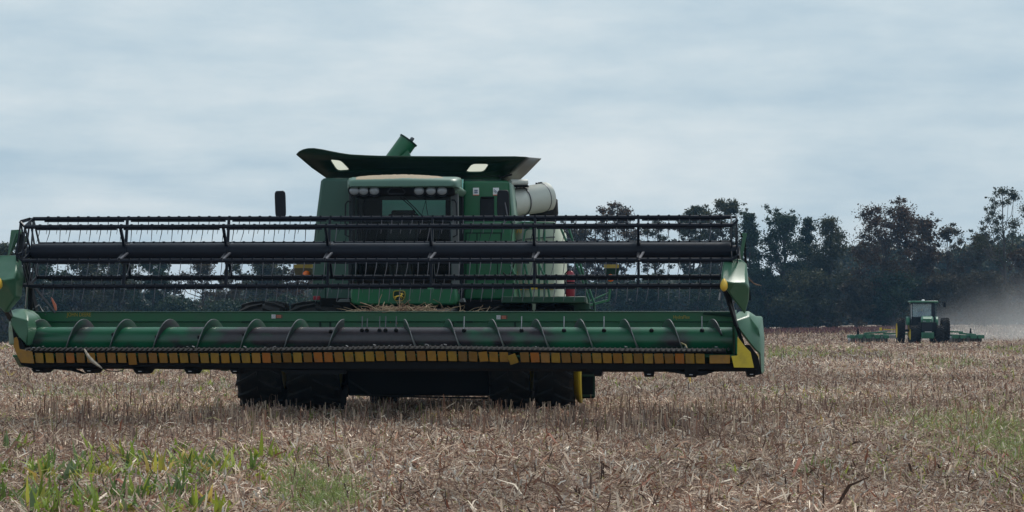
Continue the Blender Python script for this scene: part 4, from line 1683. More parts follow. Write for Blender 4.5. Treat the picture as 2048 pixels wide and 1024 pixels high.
# cab base with the round badge, steps and lights
cbp = cplate([(701, 575), (912, 575), (913, 606), (905, 610), (712, 610), (702, 606)], -.32, .4, 'cab_base', M['green'], bevel=.03)
cplate([(868, 571.5), (912, 571.5), (912, 575), (868, 575)], -.33, .3, 'base_step', M['green_roof'], bevel=.008)
bp = L(798, 592, -.325)
mb = MB()
ring = rounded([(787, 581), (810, 581), (811, 592), (806, 602), (790, 602), (785.5, 592)], .3)
mb.prism([(L(x, y, -.335).x, L(x, y, -.335).z) for x, y in ring], -.335, -.315)
badge = part(mb, 'badge', M['gold'], combine)
ring2 = [((x - 798.2) * .88 + 798.2, (y - 591.5) * .88 + 591.5) for x, y in ring]
mb = MB()
mb.prism([(L(x, y, -.342).x, L(x, y, -.342).z) for x, y in ring2], -.342, -.334)
part(mb, 'badge_field', M['green_deep'], badge)
deer = [(-.46, -.10), (-.30, .04), (-.05, .08), (.16, .12), (.22, .26), (.06, .36), (.02, .50), (.10, .44), (.26, .34), (.30, .46), (.36, .34), (.50, .26), (.48, .20), (.36, .20), (.32, .04),
        (.40, -.08), (.52, -.20), (.48, -.24), (.32, -.12), (.22, -.04), (.24, -.20), (.34, -.36), (.28, -.36), (.14, -.16), (.10, -.04), (-.16, -.06), (-.30, -.16), (-.34, -.34), (-.50, -.46), (-.52, -.40), (-.42, -.30), (-.40, -.16), (-.52, -.22), (-.54, -.02)]
mb = MB()
t_ = tessellate_polygon([[Vector((x, y, 0)) for x, y in deer]])
c = L(798.2, 592, -.346)
vs = [Vector((c.x + x * .15, -.346, c.z + y * .125)) for x, y in deer]
mb.add(vs, [tuple(t) for t in t_])
part(mb, 'badge_deer', M['yellow_tip'], badge, solid=.004)
for xs in ((672, 701), (914, 929)):
    cplate([(xs[0], 604), (xs[1], 604), (xs[1] - 3, 598 if xs[0] < 800 else 596), (xs[0] + 8, 598), (xs[0] + 3, 603)], -.1, .3, 'step_light', M['grey'], bevel=.006)
cplate([(626, 592), (640, 592), (640, 600), (626, 600)], .9, 1.0, 'side_lamp', M['red'], bevel=.008)
for q_ in (px_box(640, 596, 705, 640, .9, 1.4), px_box(905, 600, 1010, 640, .9, 1.6)):
    part(MB().mm(*q_), 'cab_support', M['matt_black'], combine, bevel=.02)
# feeder house
mb = MB()
fx0, fx1 = L(715, 640, -2.6).x, L(885, 640, -2.6).x
zf0 = zt - .02
mb.loft([[(fx0, -2.66, zf0 - .75), (fx1, -2.66, zf0 - .75), (fx1, -2.66, zf0), (fx0, -2.66, zf0)], [(fx0, .3, .9), (fx1, .3, .9), (fx1, .3, 1.75), (fx0, .3, 1.75)]], ring=True, caps=True)
part(mb, 'feeder_house', M['matt_black'], combine, bevel=.02)

# mirrors on arms, grab rails
for pts, arm, hubp in ((rounded([(548.5, 382), (570, 381), (571.5, 434), (550.5, 435)], .2), ((556, 437), (562, 441), (574, 442), (606, 439), (634, 434), (641, 440)), None),
                       (rounded([(994, 380), (1018, 380), (1019.5, 433), (993.5, 433)], .2), ((1010, 405), (1013, 420), (1016, 440), (1000, 452)), 1)):
    mb = MB()
    pp = [L(x, y, .0) for x, y in pts]
    mb.prism([(p.x, p.z) for p in pp], .0, .07)
    mi = part(mb, 'mirror', M['black'], combine, bevel=.015)
    mb = MB()
    mb.tube([L(x, y, -.03) if hubp else L(x, y, .12) for x, y in arm] + [L(arm[-1][0], arm[-1][1], .9)], .011, 6)
    part(mb, 'mirror_arm', M['black'] if not hubp else M['steel_dull'], mi)
for pth in (((703, 402), (695, 403), (691, 408), (690.5, 470), (700, 474)), ((903, 400), (909, 400), (913, 406), (914, 470), (906, 474))):
    mb = MB()
    mb.tube([L(x, y, -.02) for x, y in pth], .014, 6)
    part(mb, 'grab_rail', M['black'], combine)

# warning lamp brackets on both sides
for x0_, x1_, yy_ in ((588, 629, 2.4), (1208, 1238, 2.4)):
    mb = MB()
    mb.prism([(L(x, y, yy_).x, L(x, y, yy_).z) for x, y in ((x0_, 536.5), (x1_, 536.5), (x1_ - 2, 558), (x0_ + 3, 558))], yy_, yy_ + .04)
    br_ = part(mb, 'lamp_bracket', M['green_deep'] if x0_ > 900 else paint('olive_bracket', (.075, .06, .025), .5), combine, bevel=.005)
    mb = MB()
    mb.mm(*px_box(x0_, 529, x1_, 536, yy_ - .01, yy_ + .03))
    part(mb, 'reflector_strip', paint('yellow_strip', (.34, .24, .04), .5), br_)
    cxl = 613 if x0_ < 900 else 1221
    c = L(cxl, 549 if x0_ < 900 else 556, yy_ - .02)
    mb = MB()
    mb.lathe(c, (0, -1, 0), [(.002, .06), (.04, .055), (.062, .03), (.066, 0), (.066, -.03)], 20)
    part(mb, 'warning_lamp', M['orange'], br_, smooth=60)
    mb = MB()
    if x0_ > 900:
        mb.bar(L(1222, 558, yy_ + .02), L(1218, 600, yy_), .03, .03)
        mb.bar(L(1218, 600, yy_), L(1150, 618, 2.2), .04, .04)
        mb.bar(L(1180, 602, 2.2), L(1216, 586, yy_), .02, .02)
    else:
        mb.bar(L(628, 545, yy_ + .02), L(650, 545, 2.2), .05, .05)
    part(mb, 'bracket_arm', M['green'], br_)

M['green_shade'] = paint('dull_green_paint', (0.008, 0.050, 0.026), .5, var=.2)
# platform, ladder and handrails on the right side
mb = MB()
mb.mm(*px_box(1002, 593, 1172, 606, .5, 1.9))
mb.mm(*px_box(1138, 606, 1180, 690, .9, 1.0))
part(mb, 'platform', M['green_shade'], combine, bevel=.015)
M['rail'] = paint('rail_green', (0.018, 0.115, 0.058), .4, var=.15)
rails = [((1047, 594), (1046, 488), (1050, 462), (1056, 457), (1066, 457)), ((1078, 594), (1078, 452)), ((1089, 594), (1089, 452)), ((930, 447), (1000, 447), (1013, 451), (1030, 450), (1044, 445), (1108, 446), (1118, 452)),
         ((1121, 455), (1134, 486), (1160, 545), (1178, 600), (1180, 650)), ((1137, 455), (1147, 486), (1166, 545), (1188, 605), (1190, 650)), ((1020, 530), (1034, 560), (1040, 594)), ((1050, 528), (1057, 560), (1063, 594)),
         ((1078, 530), (1094, 562), (1099, 594))]
for i, r_ in enumerate(rails):
    mb = MB()
    yl = .55 if i in (1, 2, 3) else (.45 if i in (0, 6, 7, 8) else 1.0)
    mb.tube([L(x, y, yl) for x, y in r_], .019, 8)
    part(mb, 'handrail', M['rail'], combine)
mb = MB()
for y_ in (618, 640, 664, 690, 720, 750, 790):
    mb.mm(*px_box(1158, y_, 1188, y_ + 3.5, .9, 1.15))
mb.mm(*px_box(1155, 606, 1159, 795, .98, 1.03))
mb.mm(*px_box(1186, 606, 1190, 795, .98, 1.03))
part(mb, 'ladder', M['green_deep'], combine, bevel=.004)
mb = MB()
mb.mm(*px_box(1163, 738, 1189, 797, 1.1, 1.5))
part(mb, 'step_box', M['matt_black'], combine, bevel=.015)
mb = MB()
mb.tube([L(1022, 552, 1.0), L(1012, 552, .9), L(1006, 545, .9)], .012, 6)
mb.tube([L(1000, 549, 1.15), L(1012, 554, 1.1), L(1024, 545, 1.1), L(1030, 520, 1.15)], .012, 6)
part(mb, 'hose', M['rubber'], combine)

# fire extinguisher standing in its holder on the platform
fe0 = L(1140.5, 603, .7)
fe = thing('fire_extinguisher', 'red fire extinguisher standing on the green platform at the right of the combine', 'fire extinguisher', MF, fe0)
mb = MB()
mb.lathe(fe0, (0, 0, 1), [(.002, 0), (.068, 0), (.075, .02), (.075, .42), (.06, .48), (.03, .505), (.02, .51)], 24)
part(mb, 'cylinder', M['red'], fe, smooth=50)
mb = MB()
mb.tube([fe0 + Vector((0, 0, .5)), fe0 + Vector((0, 0, .545))], .024, 10)
mb.bar(fe0 + Vector((-.03, 0, .545)), fe0 + Vector((.085, 0, .57)), .02, .014)
part(mb, 'valve', M['steel_dull'], fe)
mb = MB()
mb.tube([fe0 + Vector((-.02, 0, .53)), fe0 + Vector((-.085, -.02, .46)), fe0 + Vector((-.09, -.03, .25)), fe0 + Vector((-.08, -.04, .12))], .012, 6)
part(mb, 'hose', M['rubber'], fe)
mb = MB()
mb.lathe(fe0, (0, 0, 1), [(.0755, .30), (.079, .30), (.079, .325), (.0755, .325)], 24)
part(mb, 'strap', M['matt_black'], fe)

# ---- wheels
def wheel(root, name, c, R, W, rimr, side, mats, lug=.055, nl=22, dish=.1):
    """side = +1: the rim's dished face looks to +x"""
    mb = MB()
    prof = [(rimr * .25, side * (W * .5 - dish)), (rimr * .55, side * (W * .5 - dish * .9)), (rimr * .86, side * (W * .5 - .07)), (rimr, side * (W * .5 - .02)), (rimr + .02, side * W * .5), (rimr + .02, -side * W * .40), (rimr, -side * W * .40), (rimr * .8, -side * W * .4), (.05, -side * W * .35), (.05, side * (W * .5 - dish))]
    mb.lathe(c, (1, 0, 0), prof, 40)
    for k in range(8):
        a = k * math.pi / 4
        mb.box(Vector(c) + Vector((side * (W * .5 - dish * .85), math.cos(a) * rimr * .4, math.sin(a) * rimr * .4)), (.04, .05, .05))
    wh = part(mb, name, mats[0], root)
    mb = MB()
    h = W / 2
    prof = [(rimr + .01, -h * .93), (R * .80, -h * 1.0), (R - lug - .06, -h * .97), (R - lug, -h * .8), (R - lug + .012, 0), (R - lug, h * .8), (R - lug - .06, h * .97), (R * .80, h), (rimr + .01, h * .93)]
    mb.lathe(c, (1, 0, 0), prof, 56)
    c = Vector(c)
    for k in range(nl):
        for s in (-1, 1):
            a = 2 * math.pi * (k + (.5 if s > 0 else 0)) / nl
            vs = []
            da = 2 * math.pi / nl
            for t in (0, .5, 1):
                x = s * h * (.04 + .94 * t)
                aa = a + da * .75 * t
                rr = R - (.0 if t < .9 else .035)
                for d2, r2 in ((-.16, R - lug - .02 - (.06 if t > .9 else 0)), (-.11, rr), (.11, rr), (.16, R - lug - .02 - (.06 if t > .9 else 0))):
                    ang = aa + d2 * da
                    vs.append(c + Vector((x, -r2 * math.sin(ang), r2 * math.cos(ang))))
            fs = []
            for i in range(2):
                for j in range(3):
                    fs.append((i * 4 + j, i * 4 + j + 1, i * 4 + 5 + j, i * 4 + 4 + j))
            fs += [(0, 1, 2, 3), (8, 9, 10, 11)]
            mb.add(vs, fs)
    part(mb, 'tyre', mats[1], wh, smooth=35)
    return wh


RW = .93
for xa, xb, sd_ in ((482, 576, -1), (580, 690, -1), (980, 1066, 1), (1069, 1152, 1)):
    a, b = L(xa, 770, 1.1), L(xb, 770, 1.1)
    wheel(combine, 'front_wheel', ((a.x + b.x) / 2, 1.2, RW), RW, b.x - a.x - .04, .56, sd_, (M['yellow'], M['rubber']), nl=20)
a, b = L(1150, 785, 1.1), L(1163, 785, 1.1)
mb = MB()
mb.lathe((b.x, 1.2, RW), (1, 0, 0), [(.05, -.03), (.55, -.03), (.70, 0), (.76, .02), (.80, 0), (.80, -.03), (.72, -.10), (.62, -.16)], 40)
part(mb, 'hub_dish', M['yellow'], combine)
for px, s in ((-.85, -1), (1.85, 1)):
    wheel(combine, 'rear_wheel', (px, 4.8, .66), .66, .5, .38, s, (M['yellow'], M['rubber']), nl=18)
# mudguard arcs above the left wheels
for xa, xb, yp in ((497, 528, 618), (526, 562, 616), (595, 625, 617)):
    a, b = L(xa, yp, 1.3), L(xb, yp, 1.3)
    mb = MB()
    mb.tube([a + Vector((0, .05, -.06)), a + Vector((.06, 0, .0)), (a + b) / 2 + Vector((0, 0, .03)), b + Vector((-.06, 0, 0)), b + Vector((0, .05, -.06))], .035, 6)
    part(mb, 'mudguard', M['grey'], combine)

# straw heaped on the feeder house behind the header
sr = random.Random(11)
mb = MB()
def straw(p, d, l, r):
    d = Vector(d).normalized()
    mid = p + d * l * .5 + Vector((sr.uniform(-.03, .03), 0, sr.uniform(-.03, .03)))
    mb.tube([p, mid, p + d * l], [r, r, r * .5], 4)
for i in range(300):
    px = sr.gauss(800, 40) if sr.random() < .8 else sr.uniform(690, 960)
    h = max(0, 1 - abs(px - 800) / 90) * .06
    p = L(px, 624, YB + .2)
    p.z += sr.uniform(-.01, h + .015)
    p.y += sr.uniform(-.12, .5)
    straw(p, (sr.uniform(-1, 1), sr.uniform(-.5, .5), sr.uniform(-.15, .3)), sr.uniform(.06, .3), sr.uniform(.003, .007))
for (xa, ya), (xb, yb2) in (((720, 605), (760, 622)), ((757, 612), (764, 588)), ((781, 645), (789, 622)), ((795, 648), (788, 624)), ((817, 612), (842, 622)), ((815, 626), (875, 612)), ((918, 624), (919, 606)), ((955, 624), (966, 610)), ((972, 625), (980, 612)), ((820, 600), (800, 622)), ((873, 624), (895, 626))):
    p, q = L(xa, ya, YB + .02), L(xb, yb2, YB + .1)
    straw(p, q - p, (q - p).length, .008)
M['straw'] = paint('straw', (.30, .215, .135), .8, var=.4, scale=9, col2=(.16, .08, .05), amount=(.5, .6))
o = mb.build('straw_heap', M['straw'], None)
o.matrix_world = MF.M
tag(o, 'heap of tan straw caught on the feeder house below the cab', 'straw', kind='stuff')
# ------------------------------------------------------------------ tractor far to the right, and the disc harrow it pulls
DT = 187.0
tz = float(gz((1853 - 1024) / F * DT, DT))
TF = Frame(Vector(((1853 - 1024) / F * DT, DT, tz)), rad(3))
T = TF.L
DY = tz * 0 
M['tractor_green'] = paint('tractor_green', (0.020, 0.120, 0.062), .4, var=.15)
tractor = thing('tractor', 'green farm tractor with dual wheels driving towards the camera far off at the right', 'tractor', TF, (0, 0, 0))


def tp(x, y, yl):
    p = T(x, y, yl)
    return p


k_ = DT / F          # metres per pixel there


def tl(px, h, yl):     # across in pixels from the tractor's middle, height in metres
    return Vector((T(px, 660, yl).x, yl, h))


def hpx(py):           # height above the ground for a row of the photo at the tractor
    return (689.5 - py) * k_


mb = MB()
mb.mm(tl(1843, hpx(664), -2.1), tl(1866, hpx(647), 0.4))
part(mb, 'engine_body', M['matt_black'], tractor, bevel=.04)
rows = []
for yl, top, xa, xb in ((-2.15, 640, 1843.5, 1865), (-1.9, 636.5, 1842, 1866.5), (-.6, 635, 1842, 1866.5), (.5, 634, 1841.5, 1867)):
    za = hpx(top)
    rows.append([tl(xa, hpx(647), yl), tl(xa, za - .12, yl), tl(xa + 3, za, yl), tl(xb - 3, za, yl), tl(xb, za - .12, yl), tl(xb, hpx(647), yl)])
mb = MB()
mb.loft(rows, ring=True, caps=True)
hood = part(mb, 'hood', M['tractor_green'], tractor, bevel=.02)
for px in (1847, 1850.3, 1861.5):
    mb = MB()
    c = tl(px, hpx(645), -2.17)
    mb.box(c, (.10, .03, .07))
    part(mb, 'headlight', M['lamp'], hood, bevel=.015)
mb = MB()
mb.mm(tl(1844.5, hpx(664), -2.13), tl(1864.5, hpx(647), -2.105))
part(mb, 'grille', M['black'], tractor)
mb = MB()
mb.mm(tl(1844, hpx(679), -2.6), tl(1866, hpx(667), -2.0))
for i in range(9):
    x = 1844.6 + i * 2.4
    mb.mm(tl(x, hpx(678), -2.66), tl(x + 1.7, hpx(668), -2.6))
fw = part(mb, 'front_weights', M['tractor_green'], tractor, bevel=.02)
mb = MB()
mb.mm(tl(1850, hpx(666.4), -2.63), tl(1863, hpx(665.4), -2.5))
part(mb, 'weight_plate', M['white'], fw)
# cab
mb = MB()
for px0, px1, y_ in ((1823.5, 1825, .5), (1863, 1868.5, .5), (1822, 1823.6, 1.9), (1868.8, 1870.5, 1.9)):
    mb.mm(tl(px0, hpx(640), y_), tl(px1, hpx(608), y_ + .09))
mb.mm(tl(1823, hpx(640), .5), tl(1870, hpx(636), .58))
mb.mm(tl(1823, hpx(652), .55), tl(1870, hpx(640), 2.0))
part(mb, 'cab_frame', M['black'], tractor, bevel=.015)
mb = MB()
mb.mm(tl(1822.6, hpx(640), .62), tl(1824.4, hpx(611), .8))
part(mb, 'cab_pillar', M['white'], tractor)
mb = MB()
mb.mm(tl(1825, hpx(636), .53), tl(1866.5, hpx(610), .54))
part(mb, 'windscreen', M['glass_bright_film'], tractor)
mb = MB()
mb.mm(tl(1823.6, hpx(636), 1.93), tl(1869, hpx(610), 1.94))
part(mb, 'rear_window', M['glass_bright_film'], tractor)
for px in (1823.2, 1869.3):
    mb = MB()
    mb.mm(tl(px, hpx(638), .6), tl(px + .3, hpx(610), 1.9))
    part(mb, 'side_window', M['glass_clear'], tractor)
mb = MB()
mb.mm(tl(1821, hpx(608.6), .30), tl(1871.5, hpx(603.8), 2.1))
rf = part(mb, 'cab_roof', M['tractor_green'], tractor, bevel=.06)
mb = MB()
mb.lathe(tl(1846.5, hpx(603.8), 1.0), (0, 0, 1), [(.12, 0), (.12, .05), (.08, .09), (.002, .10)], 14)
part(mb, 'beacon', M['white'], rf)
mb = MB()
mb.mm(tl(1823, hpx(608.8), .28), tl(1869, hpx(607.2), .34))
part(mb, 'roof_light_bar', M['matt_black'], rf)
for pth, bx_ in (((1871, 606.5), (1884, 606.3), (1889.5, 608)), (1889.5, 612)), (((1822, 606.5), (1818, 606.5), (1816.5, 607.5)), (1816.5, 609.5)):
    mb = MB()
    mb.tube([tl(x, hpx(y), .5) for x, y in pth], .022, 6)
    mb.box(tl(bx_[0], hpx(bx_[1]), .5), (.17 if bx_[0] > 1850 else .08, .05, .34 if bx_[0] > 1850 else .15))
    part(mb, 'mirror', M['matt_black'], tractor)
mb = MB()
mb.tube([tl(1839, hpx(642), -.2), tl(1839, hpx(610), -.2)], .05, 8)
part(mb, 'exhaust_pipe', M['black'], tractor) if False else None
for xa, xb in ((1812.5, 1819.5), (1869.5, 1876.5)):
    mb = MB()
    pr = [(hpx(652), .35), (hpx(641), .55), (hpx(636), 1.1), (hpx(638), 1.9), (hpx(650), 2.4)]
    mb.loft([[tl(xa, z, y_), tl(xb, z, y_)] for z, y_ in pr])
    part(mb, 'fender', M['tractor_green'], tractor, solid=.04)
# wheels: front pair, rear duals
def tw(name, xa, xb, R, yl, rimr, s, nl):
    wd = (xb - xa) * k_
    wheel(tractor, name, (T((xa + xb) / 2, 660, yl).x, yl, R), R, wd, rimr, s, (M['yellow'], M['rubber']), lug=.07, nl=nl)


tw('front_wheel', 1820, 1840.5, .68, -1.35, .38, -1, 16)
tw('front_wheel', 1868.5, 1886.5, .68, -1.35, .38, 1, 16)
tw('rear_wheel', 1793, 1808.5, .96, 1.6, .52, -1, 20)
tw('rear_wheel', 1817, 1832, .96, 1.6, .52, -1, 20)
tw('rear_wheel', 1860, 1874, .96, 1.6, .52, 1, 20)
tw('rear_wheel', 1882, 1898, .96, 1.6, .52, 1, 20)
mb = MB()
mb.tube([tl(1795, .96, 1.6), tl(1896, .96, 1.6)], .09, 8)
mb.tube([tl(1824, .68, -1.35), tl(1884, .68, -1.35)], .10, 8)
mb.mm(tl(1842, .5, -1.4), tl(1866, 1.2, 2.2))
part(mb, 'axle_housing', M['green_deep'], tractor)
mb = MB()
mb.tube([tl(1846, 1.0, 1.3), tl(1846, 1.1, 1.2)], .1, 8)
mb.box(tl(1842.5, 1.75, 1.45), (.55, .5, .12))
mb.box(tl(1842.5, 2.1, 1.72), (.5, .12, .7))
part(mb, 'seat', M['seat'], tractor, bevel=.04)
mb = MB()
mb.tube([tl(1791, hpx(662), 1.8), tl(1767, hpx(661), 1.8)], .035, 6)
mb.box(tl(1761.5, hpx(660.5), 1.8), (.18, .06, .22))
part(mb, 'marker_arm', M['yellow'], tractor)

# driver
dv0 = tl(1843.5, 1.80, 1.45)
pm = bpy.data.meshes.new('person')
J = {'hip': (0, 0, .06), 'waist': (0, .01, .24), 'chest': (0, .02, .42), 'neck': (0, .01, .58), 'chin': (0, -.02, .66), 'head': (0, -.02, .74), 'crown': (0, -.01, .83),
     'shl': (-.20, .01, .50), 'ell': (-.27, -.12, .28), 'wrl': (-.15, -.36, .30), 'hl': (-.11, -.44, .33), 'shr': (.20, .01, .50), 'elr': (.29, -.10, .28), 'wrr': (.18, -.34, .30), 'hr': (.13, -.43, .33),
     'kl': (-.13, -.42, .10), 'fl': (-.13, -.48, -.32), 'tl_': (-.13, -.62, -.36), 'kr': (.13, -.42, .10), 'fr': (.13, -.48, -.32), 'tr_': (.13, -.62, -.36)}
EJ = [('hip', 'waist'), ('waist', 'chest'), ('chest', 'neck'), ('neck', 'chin'), ('chin', 'head'), ('head', 'crown'), ('chest', 'shl'), ('shl', 'ell'), ('ell', 'wrl'), ('wrl', 'hl'), ('chest', 'shr'), ('shr', 'elr'), ('elr', 'wrr'), ('wrr', 'hr'),
      ('hip', 'kl'), ('kl', 'fl'), ('fl', 'tl_'), ('hip', 'kr'), ('kr', 'fr'), ('fr', 'tr_')]
RJ = {'hip': .15, 'waist': .14, 'chest': .155, 'neck': .06, 'chin': .075, 'head': .095, 'crown': .06, 'shl': .075, 'ell': .05, 'wrl': .036, 'hl': .04, 'shr': .075, 'elr': .05, 'wrr': .036, 'hr': .04, 'kl': .075, 'fl': .05, 'tl_': .045, 'kr': .075, 'fr': .05, 'tr_': .045}
names = list(J)
pm.from_pydata([J[n] for n in names], [(names.index(a), names.index(b)) for a, b in EJ], [])
m, t, b = new_mat('blue_work_shirt_and_skin')
co = t.nodes.new('ShaderNodeTexCoord')
sp_ = t.nodes.new('ShaderNodeSeparateXYZ')
t.links.new(co.outputs['Object'], sp_.inputs[0])
rp = t.nodes.new('ShaderNodeValToRGB')
rp.color_ramp.interpolation = 'CONSTANT'
rp.color_ramp.elements[0].color = (.05, .08, .16, 1)
rp.color_ramp.elements[1].position, rp.color_ramp.elements[1].color = .60, (.30, .17, .12, 1)
q = rp.color_ramp.elements.new(.78)
q.color = (.03, .03, .035, 1)
t.links.new(sp_.outputs[2], rp.inputs[0])
t.links.new(rp.outputs[0], b.inputs['Base Color'])
b.inputs['Roughness'].default_value = .85
pm.materials.append(m)
po = bpy.data.objects.new('person', pm)
C.objects.link(po)
sk = po.modifiers.new('skin', 'SKIN')
for i, n_ in enumerate(names):
    pm.skin_vertices[0].data[i].radius = (RJ[n_], RJ[n_] * (.75 if n_ in ('hip', 'waist', 'chest') else 1))
pm.skin_vertices[0].data[0].use_root = True
ss_ = po.modifiers.new('sub', 'SUBSURF')
ss_.levels = ss_.render_levels = 2
po.matrix_world = TF.M @ Matrix.Translation(dv0)
tag(po, 'driver in a blue shirt and dark cap seated in the far tractor cab', 'person')

# disc harrow behind
hl0 = tl(1832, 0, 6.0)
harrow = thing('disc_harrow', 'wide green disc harrow drawn behind the far tractor', 'harrow', TF, hl0)
yh = 6.0
kh = (DT + yh) / F


def hl(px, h, yl=yh):
    return Vector((T(px, 660, yl).x, yl, h))


mb = MB()
for a, b, h1, h2 in ((1695, 1766, .46, .58), (1728, 1774, .72, .86), (1712, 1748, .58, .62), (1766, 1900, .7, .7), (1899, 1962, .60, .50), (1899, 1926, .86, .84), (1918, 1952, .74, .64), (1908, 1965, .52, .46)):
    for y_ in (yh - 1.0, yh + 1.2):
        mb.bar(hl(a, h1, y_), hl(b, h2, y_), .12, .12)
for px in (1700, 1716, 1732, 1750, 1768, 1905, 1920, 1941, 1956):
    mb.mm(hl(px, .35, yh - 1.4), hl(px + 2.5, .62, yh + 1.6))
mb.bar(hl(1853, .6, yh - 1), hl(1853, .55, 2.2), .15, .15)
part(mb, 'frame', M['tractor_green'], harrow, bevel=.01)
for px in (1716, 1941):
    mb = MB()
    mb.loft([[hl(px - 3, .6, yh), hl(px + 3, .6, yh), hl(px + 3, .6, yh + .2), hl(px - 3, .6, yh + .2)], [hl(px - 1, 1.12, yh), hl(px + 1, 1.12, yh), hl(px + 1, 1.12, yh + .15), hl(px - 1, 1.12, yh + .15)]], ring=True, caps=True)
    part(mb, 'wing_mast', M['matt_black'], harrow)
disc = None
for side in (-1, 1):
    for i in range(16):
        px = (1698 + i * 5) if side < 0 else (1886 + i * 5)
        if disc is None:
            mb = MB()
            mb.lathe((0, 0, 0), (1, .25, 0), [(.002, -.06), (.15, -.045), (.27, 0), (.15, -.03), (.002, -.045)], 18)
            disc = mb.build('disc', M['steel'], harrow)
            d_ = disc
        else:
            d_ = disc.copy()
            C.objects.link(d_)
            d_.parent = harrow
        d_.location = hl(px, .27, yh - .6 + .1 * (i % 2)) - hl0
mb = MB()
mb.mm(hl(1774, .35, yh + .3), hl(1793, .62, yh + .6))
part(mb, 'levelling_board', M['steel'], harrow, bevel=.02)
mb = MB()
for px in (1725, 1763, 1920, 1948):
    mb = MB()
    mb.lathe(hl(px, .30, yh + .9), (1, 0, 0), [(.05, -.1), (.29, -.1), (.30, 0), (.29, .1), (.05, .1)], 20)
    part(mb, 'gauge_wheel', M['rubber'], harrow)

# ------------------------------------------------------------------ trees
def leaf_material(name, c1, c2, c3):
    m, t, b = new_mat(name)
    n = t.nodes.new
    g = n('ShaderNodeNewGeometry')
    rp = n('ShaderNodeValToRGB')
    el = rp.color_ramp.elements
    el[0].position, el[0].color = 0, c1 + (1,)
    el[1].position, el[1].color = 1, c3 + (1,)
    q = el.new(.5)
    q.color = c2 + (1,)
    co = n('ShaderNodeTexCoord')
    nz = n('ShaderNodeTexNoise')
    nz.inputs['Scale'].default_value = .35
    nz.inputs['Detail'].default_value = 3
    t.links.new(co.outputs['Object'], nz.inputs['Vector'])
    a = n('ShaderNodeMath')
    a.operation = 'MULTIPLY'
    a.inputs[1].default_value = .55
    t.links.new(g.outputs['Random Per Island'], a.inputs[0])
    b_ = n('ShaderNodeMath')
    b_.operation = 'MULTIPLY_ADD'
    b_.inputs[1].default_value = 1.3
    b_.inputs[2].default_value = -.42
    t.links.new(nz.outputs[0], b_.inputs[0])
    c_ = n('ShaderNodeMath')
    t.links.new(a.outputs[0], c_.inputs[0])
    t.links.new(b_.outputs[0], c_.inputs[1])
    t.links.new(c_.outputs[0], rp.inputs[0])
    t.links.new(rp.outputs[0], b.inputs['Base Color'])
    b.inputs['Roughness'].default_value = .6
    b.inputs['Specular IOR Level'].default_value = .2
    tl_ = n('ShaderNodeBsdfTranslucent')
    t.links.new(rp.outputs[0], tl_.inputs[0])
    mx = n('ShaderNodeMixShader')
    mx.inputs[0].default_value = .2
    t.links.new(b.outputs[0], mx.inputs[1])
    t.links.new(tl_.outputs[0], mx.inputs[2])
    t.links.new(mx.outputs[0], t.nodes['Material Output'].inputs[0])
    return m


LM = {'dark': leaf_material('dark_green_leaves', (.014, .028, .017), (.026, .046, .024), (.046, .066, .028)),
      'olive': leaf_material('olive_leaves', (.026, .034, .017), (.048, .055, .024), (.085, .075, .03)),
      'red': leaf_material('red_brown_leaves', (.030, .027, .015), (.062, .041, .019), (.125, .056, .024)),
      'brown': leaf_material('brown_green_leaves', (.028, .031, .018), (.055, .046, .025), (.10, .066, .035))}
M['bark'] = paint('bark', (.055, .045, .038), .9, var=.3, scale=3, bump=.5)


def leaves(centres, radii, per, size, rg, flat=.75):
    V, n_tot = [], 0
    for c, r, n in zip(centres, radii, per):
        d = rg.normal(0, 1, (n, 3))
        d /= np.linalg.norm(d, axis=1)[:, None] + 1e-9
        rr = np.minimum(np.abs(rg.normal(0, .55, n)), 1.05)
        p = c + d * rr[:, None] * r * np.array([1, 1, flat])
        V.append(p)
    P = np.concatenate(V)
    n = len(P)
    a = rg.normal(0, 1, (n, 3))
    a /= np.linalg.norm(a, axis=1)[:, None]
    b = np.cross(a, rg.normal(0, 1, (n, 3)))
    b /= np.linalg.norm(b, axis=1)[:, None] + 1e-9
    s = size * rg.uniform(.5, 1.35, (n, 1))
    w_ = s * rg.uniform(.35, .6, (n, 1))
    Q = np.stack([P - a * s, P - b * w_ * 1.0 + a * s * .1, P + a * s, P + b * w_ + a * s * .1], 1).reshape(-1, 3)
    return Q, np.arange(n * 4).reshape(n, 4)


TREES = []


